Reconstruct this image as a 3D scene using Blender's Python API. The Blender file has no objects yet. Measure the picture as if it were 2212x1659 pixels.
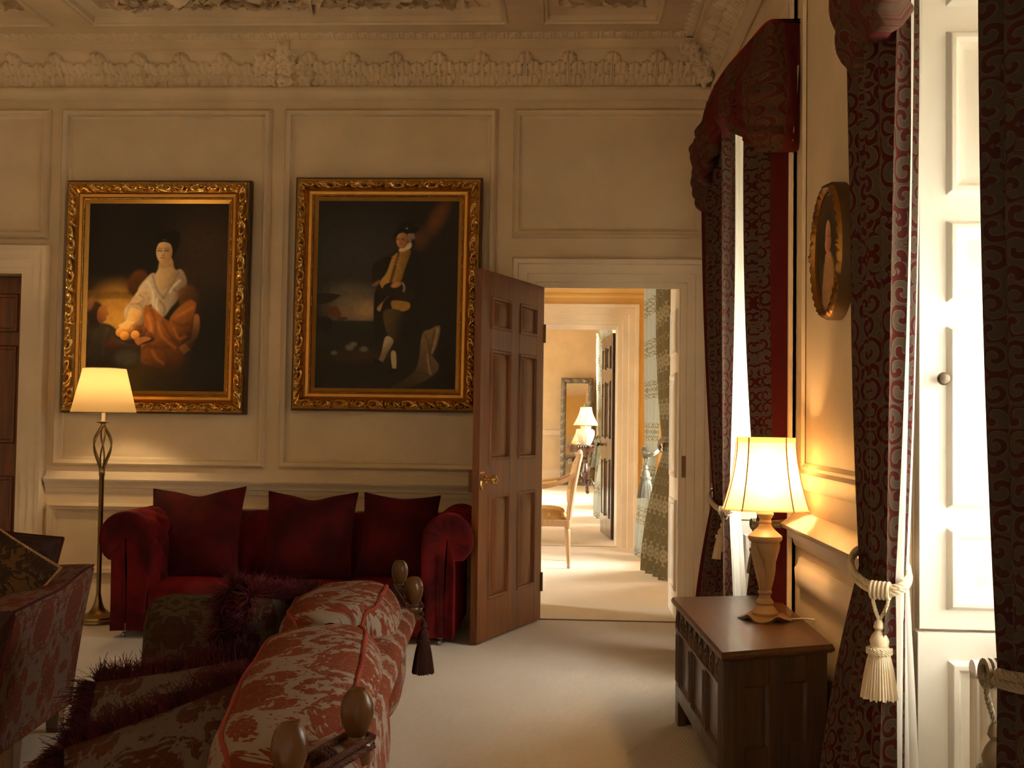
import bpy, bmesh, math, random
import numpy as np
from mathutils import Vector, Matrix, Euler

C = bpy.context.scene.collection
SC = bpy.context.scene
PI = math.pi
rng = np.random.default_rng(7)
random.seed(7)

# ------------------------------------------------------------------ camera
FPX = 2300.0                       # focal length in pixels of a 2212 x 1659 frame
EYE = 1.272
YAW, PITCH, ROLL = -0.0502, 0.0360, 0.0139
_cy, _sy, _cp, _sp = math.cos(YAW), math.sin(YAW), math.cos(PITCH), math.sin(PITCH)
FWD = Vector((_sy*_cp, _cy*_cp, _sp))
_r0 = Vector((_cy, -_sy, 0)); _u0 = _r0.cross(FWD)
RIGHT = math.cos(ROLL)*_r0 + math.sin(ROLL)*_u0
UP = -math.sin(ROLL)*_r0 + math.cos(ROLL)*_u0
cam = bpy.data.cameras.new('camera'); camo = bpy.data.objects.new('camera', cam); C.objects.link(camo)
cam.sensor_fit = 'HORIZONTAL'; cam.sensor_width = 36.0; cam.lens = FPX*36.0/2212.0
cam.clip_start = 0.05; cam.clip_end = 200
camo.matrix_world = Matrix(((RIGHT.x, UP.x, -FWD.x, 0), (RIGHT.y, UP.y, -FWD.y, 0), (RIGHT.z, UP.z, -FWD.z, EYE), (0, 0, 0, 1)))
SC.camera = camo

# ------------------------------------------------------------------ exposure, sky, daylight
SC.view_settings.view_transform = 'Standard'; SC.view_settings.look = 'None'
SC.view_settings.gamma = 1.0; SC.view_settings.use_curve_mapping = False
SC.view_settings.exposure = 0.0
SC.cycles.use_denoising = True
SC.cycles.max_bounces = 10; SC.cycles.diffuse_bounces = 6; SC.cycles.glossy_bounces = 4; SC.cycles.transmission_bounces = 6
SC.cycles.transparent_max_bounces = 12; SC.cycles.sample_clamp_indirect = 40.0
SC.cycles.caustics_reflective = False; SC.cycles.caustics_refractive = False
SKY = 40.0
LAMP_TABLE, LAMP_FLOOR, LAMP_FAR = 22.0, 24.0, 12.0
world = bpy.data.worlds.new('overcast_sky'); SC.world = world; world.use_nodes = True
wn = world.node_tree.nodes; wl = world.node_tree.links; wn.clear()
_tc = wn.new('ShaderNodeTexCoord'); _sx = wn.new('ShaderNodeSeparateXYZ'); _rp = wn.new('ShaderNodeValToRGB')
_bg = wn.new('ShaderNodeBackground'); _wo = wn.new('ShaderNodeOutputWorld')
wl.new(_tc.outputs['Generated'], _sx.inputs[0]); wl.new(_sx.outputs['Z'], _rp.inputs[0])
_rp.color_ramp.elements[0].position = 0.0; _rp.color_ramp.elements[0].color = (.42, .40, .34, 1)
_rp.color_ramp.elements[1].position = 0.25; _rp.color_ramp.elements[1].color = (1.0, .93, .83, 1)
wl.new(_rp.outputs[0], _bg.inputs[0]); _bg.inputs[1].default_value = SKY; wl.new(_bg.outputs[0], _wo.inputs[0])

# room numbers (metres); camera stands at x=0, y=0
YB, YB2 = 6.94, 7.54               # the panelled wall with the open door, its far face
XW, XW2 = 0.967, 1.60              # the window wall
XL, YF = -6.2, -6.2                # unseen left and front walls
ZC = 3.76                          # ceiling beams
Y2, Y2B = 11.10, 11.70             # wall between second and third room
Y3 = 22.3
WIN = [(1.25, 3.02), (4.60, 6.35), (-2.3, -0.45), (-5.4, -3.55)]  # last two lie behind the camera, added for more daylight
def portal(y0, y1, z0, z1, x=1.56, s=1):
    l = bpy.data.lights.new('window_daylight', 'AREA'); l.shape = 'RECTANGLE'; l.size = z1-z0; l.size_y = y1-y0
    l.cycles.is_portal = True
    o = bpy.data.objects.new('window_daylight', l); C.objects.link(o)
    o.location = (x, (y0+y1)/2, (z0+z1)/2); o.rotation_euler = (0, s*PI/2, 0)
for _w in WIN: portal(_w[0]+.1, _w[1]-.1, .8, 2.9)
portal(8.7, 10.4, .6, 2.6); portal(13.6, 15.6, .6, 2.6); portal(17.0, 19.5, .6, 2.6)
portal(8.65, 9.75, .6, 2.8, -4.56, -1); portal(13.65, 14.75, .6, 2.8, -4.56, -1); portal(17.55, 18.95, .6, 2.8, -4.56, -1)  # portals of the added left windows

# ------------------------------------------------------------------ helpers
def P(px, py, x=None, y=None, z=None):
    """the point of the world behind a pixel of the photograph, on a plane of known x, y or z"""
    d = RIGHT*((px-1106)/FPX) - UP*((py-829.5)/FPX) + FWD
    if y is not None: t = y/d.y
    elif x is not None: t = x/d.x
    else: t = (z-EYE)/d.z
    return np.array([d.x*t, d.y*t, EYE+d.z*t])

def tag(o, label=None, cat=None, group=None, kind=None):
    if label: o['label'] = label
    if cat: o['category'] = cat
    if group: o['group'] = group
    if kind: o['kind'] = kind
    return o
def thing(name, label, cat, loc=(0, 0, 0), group=None):
    o = bpy.data.objects.new(name, None); C.objects.link(o); o.location = loc; o.empty_display_size = .1
    return tag(o, label, cat, group)

class MB:
    def __init__(s): s.v = []; s.f = []; s.uv = []; s.mi = []; s.n = 0; s.hasuv = False
    def add(s, V, F, UV=None, mi=0):
        V = np.asarray(V, float).reshape(-1, 3)
        s.v.append(V); b = s.n
        s.f.extend([tuple(int(i)+b for i in f) for f in F]); s.mi.extend([mi]*len(F))
        s.uv.append(np.asarray(UV, float).reshape(-1, 2) if UV is not None else np.zeros((len(V), 2)))
        if UV is not None: s.hasuv = True
        s.n += len(V)
        return s
    def grid(s, G, UV=None, cu=False, cv=False, mi=0, flip=False):
        G = np.asarray(G, float); a, b = G.shape[:2]; F = []
        for i in range(a if cu else a-1):
            i2 = (i+1) % a
            for j in range(b if cv else b-1):
                j2 = (j+1) % b
                q = (i*b+j, i2*b+j, i2*b+j2, i*b+j2)
                F.append(q[::-1] if flip else q)
        return s.add(G.reshape(-1, 3), F, UV, mi)
    def box(s, x0, x1, y0, y1, z0, z1, mi=0):
        V = [(x0,y0,z0),(x1,y0,z0),(x1,y1,z0),(x0,y1,z0),(x0,y0,z1),(x1,y0,z1),(x1,y1,z1),(x0,y1,z1)]
        return s.add(V, [(3,2,1,0),(4,5,6,7),(0,1,5,4),(1,2,6,5),(2,3,7,6),(3,0,4,7)], None, mi)
    def hexa(s, bot, top, mi=0):
        """eight corners: four below, four above, both counter-clockwise from above"""
        return s.add(list(bot)+list(top), [(3,2,1,0),(4,5,6,7),(0,1,5,4),(1,2,6,5),(2,3,7,6),(3,0,4,7)], None, mi)
    def lathe(s, prof, c=(0,0,0), n=28, mi=0, sx=1, sy=1, squash=None):
        prof = np.asarray(prof, float); a = np.linspace(0, 2*PI, n, endpoint=False)
        G = np.zeros((len(prof), n, 3))
        G[..., 0] = c[0]+prof[:, :1]*np.cos(a)*sx; G[..., 1] = c[1]+prof[:, :1]*np.sin(a)*sy; G[..., 2] = c[2]+prof[:, 1:2]
        if squash is not None: G = squash(G)
        b = s.n
        s.grid(G, None, cv=True, mi=mi, flip=True)
        for row, rev in ((0, False), (len(prof)-1, True)):
            if prof[row, 0] > 1e-5:
                f = [b+row*n+k for k in range(n)]
                s.f.append(tuple(f[::-1] if not rev else f)); s.mi.append(mi)
        return s
    def tube(s, pts, r, n=8, closed=False, caps=True, mi=0, uvscale=None):
        pts = np.asarray(pts, float); m = len(pts)
        r = np.full(m, r, float) if np.isscalar(r) else np.asarray(r, float)
        T = np.gradient(pts, axis=0) if not closed else np.roll(pts, -1, 0)-np.roll(pts, 1, 0)
        T /= np.maximum(np.linalg.norm(T, axis=1, keepdims=True), 1e-9)
        ref = np.array([0, 0, 1.0]) if abs(T[0, 2]) < .9 else np.array([1.0, 0, 0])
        N = np.zeros_like(T); nv = ref-T[0]*(ref@T[0]); N[0] = nv/np.linalg.norm(nv)
        for i in range(1, m):
            nv = N[i-1]-T[i]*(N[i-1]@T[i]); N[i] = nv/max(np.linalg.norm(nv), 1e-9)
        B = np.cross(T, N); a = np.linspace(0, 2*PI, n, endpoint=False)
        G = pts[:, None, :]+r[:, None, None]*(np.cos(a)[None, :, None]*N[:, None, :]+np.sin(a)[None, :, None]*B[:, None, :])
        b = s.n
        s.grid(G, None, cu=closed, cv=True, mi=mi)
        if caps and not closed:
            s.f.append(tuple(b+k for k in range(n))[::-1]); s.f.append(tuple(b+(m-1)*n+k for k in range(n))); s.mi += [mi, mi]
        return s
    def rects(s, fn, x0, x1, z0, z1, prof, fill=True, mi=0, sides='LTRB'):
        """mitred moulding round a rectangle: prof = [(inset, out), ...]; fn(x, z, out) gives the point"""
        L = []
        for ins, out in prof:
            L.append([fn(x0+ins, z0+ins, out), fn(x1-ins, z0+ins, out), fn(x1-ins, z1-ins, out), fn(x0+ins, z1-ins, out)])
        s.grid(np.array(L), None, cv=True, mi=mi, flip=True)
        if fill:
            s.f.append(tuple(s.n-4+k for k in range(4))); s.mi.append(mi)
        return s
    def arch(s, fn, x0, x1, z0, z1, prof, mi=0):
        """door casing: left, top, right; prof = [(outset from the opening, out)]"""
        L = []
        for w, out in prof:
            L.append([fn(x0-w, z0, out), fn(x0-w, z1+w, out), fn(x1+w, z1+w, out), fn(x1+w, z0, out)])
        return s.grid(np.array(L), None, mi=mi)
    def obj(s, name, mats, parent=None, smooth=True, angle=35, bevel=0.0, seg=2, solid=0.0, sub=0, attr=None):
        me = bpy.data.meshes.new(name)
        V = np.concatenate(s.v)
        me.from_pydata(V.tolist(), [], s.f)
        if s.hasuv:
            UV = np.concatenate(s.uv); li = np.zeros(len(me.loops), int); me.loops.foreach_get('vertex_index', li)
            ul = me.uv_layers.new(name='uv'); ul.data.foreach_set('uv', UV[li].ravel())
        if attr is not None:
            ca = me.color_attributes.new('paint', 'FLOAT_COLOR', 'POINT')
            ca.data.foreach_set('color', np.concatenate([attr, np.ones((len(attr), 1))], 1).ravel())
        mats = mats if isinstance(mats, (list, tuple)) else [mats]
        for m in mats: me.materials.append(m)
        if len(mats) > 1: me.polygons.foreach_set('material_index', s.mi)
        bm = bmesh.new(); bm.from_mesh(me)
        if attr is None: bmesh.ops.recalc_face_normals(bm, faces=bm.faces)
        bm.to_mesh(me); bm.free()
        if smooth:
            me.polygons.foreach_set('use_smooth', [True]*len(me.polygons))
            me.set_sharp_from_angle(angle=math.radians(angle))
        o = bpy.data.objects.new(name, me); C.objects.link(o)
        if parent is not None:
            o.parent = parent
            p = parent; off = Vector((0, 0, 0))
            while p is not None: off += p.location; p = p.parent
            o.location = -off
        if bevel > 0:
            m = o.modifiers.new('bevel', 'BEVEL'); m.width = bevel; m.segments = seg; m.limit_method = 'ANGLE'; m.angle_limit = math.radians(40)
        if solid:
            m = o.modifiers.new('solid', 'SOLIDIFY'); m.thickness = solid; m.offset = 0
        if sub:
            m = o.modifiers.new('sub', 'SUBSURF'); m.levels = sub; m.render_levels = sub
        return o
    def xf(s, M):
        """transform everything gathered so far"""
        M = np.array(M); s.v = [v@M[:3, :3].T+M[:3, 3] for v in s.v]; return s
def structure(o): o['kind'] = 'structure'; return o
def TM(loc=(0,0,0), rot=(0,0,0)):
    return Matrix.Translation(Vector(loc)) @ Euler(rot, 'XYZ').to_matrix().to_4x4()
def sm(a, b, t):
    t = np.clip((np.asarray(t, float)-a)/(b-a), 0, 1); return t*t*(3-2*t)
def spline(pts, n=40, closed=False):
    """Catmull-Rom through pts"""
    p = np.asarray(pts, float); m = len(p); out = []
    segs = m if closed else m-1
    for i in range(segs):
        if closed: a, b, c, d = p[(i-1) % m], p[i], p[(i+1) % m], p[(i+2) % m]
        else: a, b, c, d = p[max(i-1, 0)], p[i], p[i+1], p[min(i+2, m-1)]
        k = max(2, n//segs)
        for t in np.linspace(0, 1, k, endpoint=False):
            out.append(.5*((2*b)+(-a+c)*t+(2*a-5*b+4*c-d)*t*t+(-a+3*b-3*c+d)*t**3))
    if not closed: out.append(p[-1])
    return np.array(out)
def rope(mb, pts, R, strands=3, pitch=.05, n=6, closed=False):
    """twisted cord"""
    pts = np.asarray(pts, float)
    seg = np.linalg.norm(np.diff(pts, axis=0), axis=1); L = np.concatenate([[0], np.cumsum(seg)])
    m = max(16, int(L[-1]/pitch*9)); s = np.linspace(0, L[-1], m)
    Q = np.stack([np.interp(s, L, pts[:, k]) for k in range(3)], 1)
    T = np.gradient(Q, axis=0); T /= np.maximum(np.linalg.norm(T, axis=1, keepdims=True), 1e-9)
    ref = np.array([.31, .17, .93]) if abs(T[0, 2]) < .8 else np.array([.93, .17, .31])
    N = np.zeros_like(T); v = ref-T[0]*(ref@T[0]); N[0] = v/np.linalg.norm(v)
    for i in range(1, m):
        v = N[i-1]-T[i]*(N[i-1]@T[i]); N[i] = v/max(np.linalg.norm(v), 1e-9)
    B = np.cross(T, N)
    for k in range(strands):
        a = s/pitch*2*PI+k*2*PI/strands
        mb.tube(Q+R*.5*(np.cos(a)[:, None]*N+np.sin(a)[:, None]*B), R*.56, n)
    return mb
def tassel(mb_head, mb_skirt, top, R, L, mi=0):
    """a tassel hanging from top: turned head and a skirt of threads"""
    x, y, z = top
    mb_head.lathe([(R*.16, 0), (R*.28, -.04*L), (R*.34, -.10*L), (R*.22, -.14*L), (R*.42, -.20*L), (R*.55, -.27*L), (R*.50, -.34*L), (R*.62, -.37*L), (R*.64, -.42*L), (R*.6, -.44*L)], top, 20)
    n = 72; a = np.linspace(0, 2*PI, n, endpoint=False); t = np.linspace(0, 1, 7)
    rr = R*(.58+.42*t**.8)[:, None]*(1+.05*np.where(np.arange(n) % 2, 1, -1)*np.minimum(1, t*4)[:, None]+.03*rng.normal(size=(1, n))*t[:, None])
    G = np.zeros((8, n, 3)); G[:7, :, 0] = x+rr*np.cos(a); G[:7, :, 1] = y+rr*np.sin(a)
    G[:7, :, 2] = z-L*(.43+.57*t)[:, None]+.012*L*rng.normal(size=(1, n))*t[:, None]
    G[7] = G[6]; G[7, :, 0] = x+.3*(G[6, :, 0]-x); G[7, :, 1] = y+.3*(G[6, :, 1]-y); G[7, :, 2] = z-.97*L
    mb_skirt.grid(G, None, cv=True)
# ------------------------------------------------------------------ materials
class NT:
    def __init__(s, name):
        s.m = bpy.data.materials.new(name); s.m.use_nodes = True
        s.t = s.m.node_tree; s.t.nodes.clear(); s.out = s.t.nodes.new('ShaderNodeOutputMaterial')
    def n(s, typ, ins=None, **props):
        nd = s.t.nodes.new('ShaderNode'+typ)
        for k, v in props.items(): setattr(nd, k, v)
        for k, v in (ins or {}).items():
            if isinstance(v, bpy.types.NodeSocket): s.t.links.new(v, nd.inputs[k])
            else: nd.inputs[k].default_value = v
        return nd
    def math(s, op, a, b=0.0, c=0.0): return s.n('Math', {0: a, 1: b, 2: c}, operation=op).outputs[0]
    def mix(s, f, a, b):
        nd = s.n('Mix', {0: f}, data_type='RGBA'); 
        for i, v in ((6, a), (7, b)):
            if isinstance(v, bpy.types.NodeSocket): s.t.links.new(v, nd.inputs[i])
            else: nd.inputs[i].default_value = (*v[:3], 1)
        return nd.outputs[2]
    def ramp(s, f, stops):
        nd = s.n('ValToRGB', {0: f}); cr = nd.color_ramp
        while len(cr.elements) < len(stops): cr.elements.new(.5)
        for e, (p, c) in zip(cr.elements, stops): e.position = p; e.color = (*c[:3], 1)
        return nd.outputs[0]
    def step(s, f, lo, hi):
        return s.n('MapRange', {0: f, 1: lo, 2: hi}, interpolation_type='SMOOTHSTEP').outputs[0]
    def coord(s, kind='Object', scale=(1, 1, 1)):
        c = s.n('TexCoord').outputs[kind]
        return s.n('Mapping', {0: c, 3: scale}).outputs[0]
    def noise(s, vec, scale, detail=3, rough=.55, dist=0.0):
        return s.n('TexNoise', {'Vector': vec, 'Scale': scale, 'Detail': detail, 'Roughness': rough, 'Distortion': dist}).outputs[0]
    def bump(s, h, strength=.3, dist=.01):
        return s.n('Bump', {'Height': h, 'Strength': strength, 'Distance': dist}).outputs[0]
    def principled(s, color, rough=.5, metal=0.0, normal=None, sheen=0.0, sheen_tint=None, coat=0.0, spec=.5, extra=None):
        ins = {'Roughness': rough, 'Metallic': metal, 'Sheen Weight': sheen, 'Coat Weight': coat, 'Specular IOR Level': spec}
        ins['Base Color'] = color if isinstance(color, bpy.types.NodeSocket) else (*color[:3], 1)
        if sheen_tint: ins['Sheen Tint'] = (*sheen_tint, 1)
        if normal is not None: ins['Normal'] = normal
        if extra: ins.update(extra)
        return s.n('BsdfPrincipled', ins).outputs[0]
    def done(s, sh):
        s.t.links.new(sh, s.out.inputs[0]); return s.m

def paint(name, col, rough=.45, var=.06, bump=.05):
    t = NT(name); c = t.coord(); nz = t.noise(c, 3.0, 4)
    f = t.step(nz, .3, .7)
    c2 = tuple(x*(1-var*2) for x in col)
    return t.done(t.principled(t.mix(f, c2, col), rough, normal=t.bump(t.noise(c, 60, 2), bump, .003)))
def plain(name, col, rough=.5, metal=0.0, **kw):
    t = NT(name); nz = t.noise(t.coord(), 25, 3)
    return t.done(t.principled(t.mix(nz, tuple(x*.85 for x in col), tuple(min(1, x*1.1) for x in col)), rough, metal, **kw))
def velvet(name, dark, light, sheen=.5):
    t = NT(name); c = t.coord(); nz = t.step(t.noise(c, 5, 3), .35, .65)
    return t.done(t.principled(t.mix(nz, dark, light), .85, sheen=sheen, sheen_tint=tuple(min(1, x*3.2) for x in light), normal=t.bump(t.noise(c, 260, 2), .15, .002), spec=.2))
def wood(name, dark, light, axis=2, scale=1.0, rough=.35, coat=.2, bump=.08):
    t = NT(name); sc = [14*scale]*3; sc[axis] = 1.0*scale
    c = t.coord('Object', tuple(sc)); n1 = t.noise(c, 1.6, 5, .6, .8)
    sc2 = [70*scale]*3; sc2[axis] = 2.2*scale
    n2 = t.noise(t.coord('Object', tuple(sc2)), 1.0, 3)
    f = t.math('ADD', t.math('MULTIPLY', n1, .75), t.math('MULTIPLY', n2, .25))
    col = t.ramp(f, [(.32, dark), (.52, tuple((a+b)/2 for a, b in zip(dark, light))), (.7, light)])
    return t.done(t.principled(col, t.math('ADD', t.math('MULTIPLY', n1, .25), rough-.1), coat=coat, normal=t.bump(f, bump, .004)))
def mirror_uv(t, W, H):
    c = t.n('TexCoord').outputs['UV']; s = t.n('SeparateXYZ', {0: c})
    return s.outputs[0], s.outputs[1], t.math('PINGPONG', s.outputs[0], W/2), t.math('PINGPONG', s.outputs[1], H/2)
def damask(name, ground, motif, W=.46, H=.62, sheen=.25, bias=0.0, rag=.42):
    """woven leaf damask: mirrored leaf masses on a paler ground; UV in metres"""
    t = NT(name); x, y, mx, my = mirror_uv(t, W, H)
    v = t.n('CombineXYZ', {0: mx, 1: my, 2: 0.0}).outputs[0]
    n1 = t.noise(v, 9.0, 2, .5, 2.2); n2 = t.noise(v, 34.0, 2, .55, 1.6)
    vo = t.n('TexVoronoi', {'Vector': v, 'Scale': 30.0}, feature='DISTANCE_TO_EDGE').outputs[0]
    med = t.math('MULTIPLY', t.math('COSINE', t.math('MULTIPLY', x, 2*PI/W)), t.math('COSINE', t.math('MULTIPLY', y, 2*PI/H)))
    f = t.math('ADD', t.math('ADD', n1, t.math('MULTIPLY', med, .11)), t.math('MULTIPLY', t.math('SUBTRACT', n2, .5), rag))
    m = t.step(f, .475-bias, .50-bias)
    vein = t.step(vo, .0, .035)
    m2 = t.math('MULTIPLY', m, t.math('ADD', t.math('MULTIPLY', vein, .45), .55))
    shade = t.noise(v, 18, 2)
    mot = t.mix(shade, tuple(a*.6 for a in motif), motif)
    fine = t.noise(t.n('TexCoord').outputs['UV'], 420, 1)
    return t.done(t.principled(t.mix(m2, ground, mot), .85, sheen=sheen, sheen_tint=tuple(min(1, a*2) for a in motif), normal=t.bump(t.math('ADD', m, t.math('MULTIPLY', fine, .3)), .25, .003), spec=.2))
def scroll(name, ground, motif, W=.34, H=.52, cells=9.5, transl=.03, border=True, edge=None, stripe=None):
    """curtain brocade of scrolls: mirrored spirals; UV in metres; v2 of the border along u<0"""
    t = NT(name); x, y, mx, my0 = mirror_uv(t, W, H)
    my = t.math('PINGPONG', y, H)
    v = t.n('CombineXYZ', {0: mx, 1: my, 2: 0.0}).outputs[0]
    vo = t.n('TexVoronoi', {'Vector': v, 'Scale': cells, 'Randomness': .55})
    d = t.n('VectorMath', {0: v, 1: vo.outputs['Position']}, operation='SUBTRACT').outputs[0]
    sp = t.n('SeparateXYZ', {0: d}); r = t.n('VectorMath', {0: d}, operation='LENGTH').outputs['Value']
    ang = t.math('ARCTAN2', sp.outputs[1], sp.outputs[0])
    hand = t.math('SIGN', t.math('SUBTRACT', t.n('SeparateColor', {0: vo.outputs['Color']}).outputs[0], .5))
    ph = t.math('MULTIPLY', t.n('SeparateColor', {0: vo.outputs['Color']}).outputs[1], 6.28)
    s = t.math('SINE', t.math('ADD', t.math('ADD', t.math('MULTIPLY', ang, hand), t.math('MULTIPLY', r, 13.5*cells)), ph))
    core = t.math('SUBTRACT', 1.0, t.step(r, .10/cells, .14/cells))
    fac = t.math('MAXIMUM', t.step(s, -.45, -.2), core)
    line = t.math('MULTIPLY', t.step(s, -.45, -.25), t.math('SUBTRACT', 1.0, t.step(s, -.1, .3)))
    nz = t.noise(v, 30, 2)
    mo = t.mix(nz, tuple(a*.7 for a in motif), motif)
    col = t.mix(fac, ground, mo)
    col = t.mix(t.math('MULTIPLY', line, .55), col, edge or tuple(min(1, a*1.7) for a in motif))
    if border:
        b = t.math('LESS_THAN', x, 0.0); col = t.mix(b, col, (.075, .004, .004))
    if stripe:
        sg = t.step(t.math('SINE', t.math('ADD', t.math('MULTIPLY', x, 2*PI/stripe), 2.2)), .05, .12); col = t.mix(sg, col, (.085, .006, .004))
    weave = t.noise(t.n('TexCoord').outputs['UV'], 300, 1)
    pr = t.principled(col, .85, sheen=.0, normal=t.bump(t.math('ADD', fac, t.math('MULTIPLY', weave, .3)), .2, .003), spec=.25)
    tr = t.n('BsdfTranslucent', {'Color': col}).outputs[0]
    return t.done(t.n('MixShader', {0: transl, 1: pr, 2: tr}).outputs[0])
def cloth(name, col, transl=.35, rough=.9):
    t = NT(name); c = t.coord(); cc = t.mix(t.noise(c, 8, 3), tuple(a*.92 for a in col), col)
    pr = t.principled(cc, rough, normal=t.bump(t.noise(c, 350, 1), .1, .002), spec=.15)
    tr = t.n('BsdfTranslucent', {'Color': cc}).outputs[0]
    return t.done(t.n('MixShader', {0: transl, 1: pr, 2: tr}).outputs[0])

M_WALL = paint('cream_wall_paint', (.74, .595, .41), .5)
M_TRIM = paint('cream_gloss_paint', (.80, .67, .505), .32)
M_WHITE = paint('white_gloss_paint', (.86, .81, .73), .35, .02)
M_PLASTER = paint('plaster_cream', (.76, .605, .415), .8, .08, .15)
M_YELLOW = paint('yellow_wall_paint', (.78, .50, .17), .6)
M_BEIGE = paint('beige_wall_paint', (.74, .58, .36), .6)
M_DOOR = wood('polished_mahogany', (.080, .024, .005), (.245, .074, .012), 2, 1.0, .40, .06)
M_DARKDOOR = wood('dark_door_wood', (.018, .009, .005), (.055, .026, .013), 2, 1.0, .25, .4)
M_OAK = wood('aged_oak', (.030, .012, .005), (.115, .048, .018), 1, 1.1, .38, .25, .2)
M_OAKTOP = wood('polished_oak_top', (.042, .015, .005), (.135, .052, .016), 1, 1.0, .36, .12, .1)
M_OAKZ = wood('aged_oak_upright', (.026, .011, .005), (.10, .042, .017), 2, 1.1, .42, .2, .2)
M_TABLE = wood('dark_mahogany', (.020, .007, .003), (.085, .026, .010), 2, 1.3, .22, .5)
M_FINIAL = plain('turned_finial_wood', (.085, .034, .009), .30, 0.0, spec=.28)
M_LEGWOOD = wood('sofa_leg_wood', (.10, .055, .03), (.19, .11, .06), 2, 2.0, .4, .1)
M_GOLD = plain('gilt', (.62, .37, .10), .24, 1.0)
M_GOLDFLAT = plain('gilt_flat', (.60, .33, .075), .42, .9)
M_GILTDARK = plain('dark_gilt_edge', (.10, .052, .018), .5, .4)
M_OVALGILT = plain('old_gilt', (.33, .165, .040), .27, 1.0)
M_BRASS = plain('brass', (.74, .48, .16), .22, 1.0)
M_ANTIQUE = plain('antique_brass', (.30, .215, .095), .30, 1.0)
M_DARKBRASS = plain('dark_brass_plate', (.12, .075, .035), .4, .9)
M_STEEL = plain('steel_castor', (.45, .42, .38), .35, 1.0)
M_BLACK = plain('dark_rubber', (.015, .012, .01), .5)
M_RED = velvet('crimson_velvet', (.045, .0013, .0018), (.135, .0045, .0050), .5)
M_REDC = velvet('crimson_cushion_velvet', (.032, .0012, .0016), (.080, .0028, .0034), .4)
M_BURG = velvet('burgundy_fringe', (.022, .0024, .0034), (.075, .008, .011), .2)
M_DAM = damask('rust_leaf_damask', (.195, .146, .112), (.150, .026, .006), .34, .44, .1, .05)
M_DAM2 = damask('rust_leaf_damask_dark', (.125, .080, .060), (.130, .025, .007), .30, .42, .1, .05)  # rust leaf damask on a darker ground
M_DAMB = damask('shaded_arm_damask', (.052, .035, .017), (.042, .013, .004), .34, .46, .1, .05)  # sofa arms: shade of their unlit inner face put into the cloth colour
M_DAM3 = damask('dim_rust_damask', (.085, .060, .046), (.060, .014, .005), .30, .42, .1, .03)
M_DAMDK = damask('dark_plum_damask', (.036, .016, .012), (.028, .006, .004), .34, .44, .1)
M_GOLDC = damask('gold_floral_brocade', (.075, .031, .005), (.028, .010, .003), .16, .2, .2, .03)
M_PIPE = velvet('coral_piping', (.13, .018, .010), (.20, .034, .019), .2)
M_PIPED = velvet('dark_red_piping', (.03, .003, .003), (.07, .010, .007), .2)
M_CORD = velvet('brown_rope', (.035, .010, .006), (.085, .028, .016), .2)
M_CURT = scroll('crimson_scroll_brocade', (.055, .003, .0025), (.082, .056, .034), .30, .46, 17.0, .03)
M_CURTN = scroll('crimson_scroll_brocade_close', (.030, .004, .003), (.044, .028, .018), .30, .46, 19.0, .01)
M_VAL = scroll('crimson_scroll_valance', (.075, .012, .006), (.085, .040, .019), .30, .4, 17.0, .02, False, None, .46)
M_LINING = cloth('white_lining', (.84, .80, .72), .45)
def net():
    t = NT('dimming_net'); tr = t.n('BsdfTransparent', {'Color': (1, 1, 1, 1)}).outputs[0]
    d = t.n('BsdfDiffuse', {'Color': (.82, .79, .73, 1)}).outputs[0]; tl = t.n('BsdfTranslucent', {'Color': (.82, .79, .73, 1)}).outputs[0]
    c = t.n('MixShader', {0: .5, 1: d, 2: tl}).outputs[0]
    return t.done(t.n('MixShader', {0: .64, 1: tr, 2: c}).outputs[0])
M_NET = net()
M_REDLIN = velvet('crimson_plain_border', (.12, .006, .006), (.24, .012, .012), .2)
M_TASSEL = plain('cream_silk', (.62, .50, .33), .6, 0.0, sheen=.3)
M_TASSELD = plain('old_gold_silk', (.17, .12, .06), .6, 0.0, sheen=.3)
M_OLIVE = damask('olive_leaf_curtain', (.145, .112, .050), (.36, .30, .17), .36, .40, .1, -.045)
M_PALE = damask('pale_blue_leaf_curtain', (.42, .46, .42), (.30, .27, .17), .36, .40, .1, -.045)
M_SILVER = plain('grey_green_silk', (.17, .175, .14), .5, 0.0, sheen=.3)
M_CHAIR = wood('limed_beech', (.42, .25, .135), (.60, .39, .23), 2, 2.0, .45, .05, .05)
M_CHAIRF = damask('gold_stripe_silk', (.58, .38, .16), (.50, .29, .10), .12, .5, .3)
M_MIRF = plain('silvered_frame', (.23, .21, .17), .45, .6)
M_POT = paint('cream_glaze', (.74, .60, .42), .4)
M_LAMPB = paint('crackled_stone', (.46, .31, .165), .5, .2, .3)
M_RAD = paint('radiator_white', (.78, .74, .67), .3, .02)
M_CERAMIC = paint('candle_sleeve', (.80, .72, .55), .4)

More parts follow.
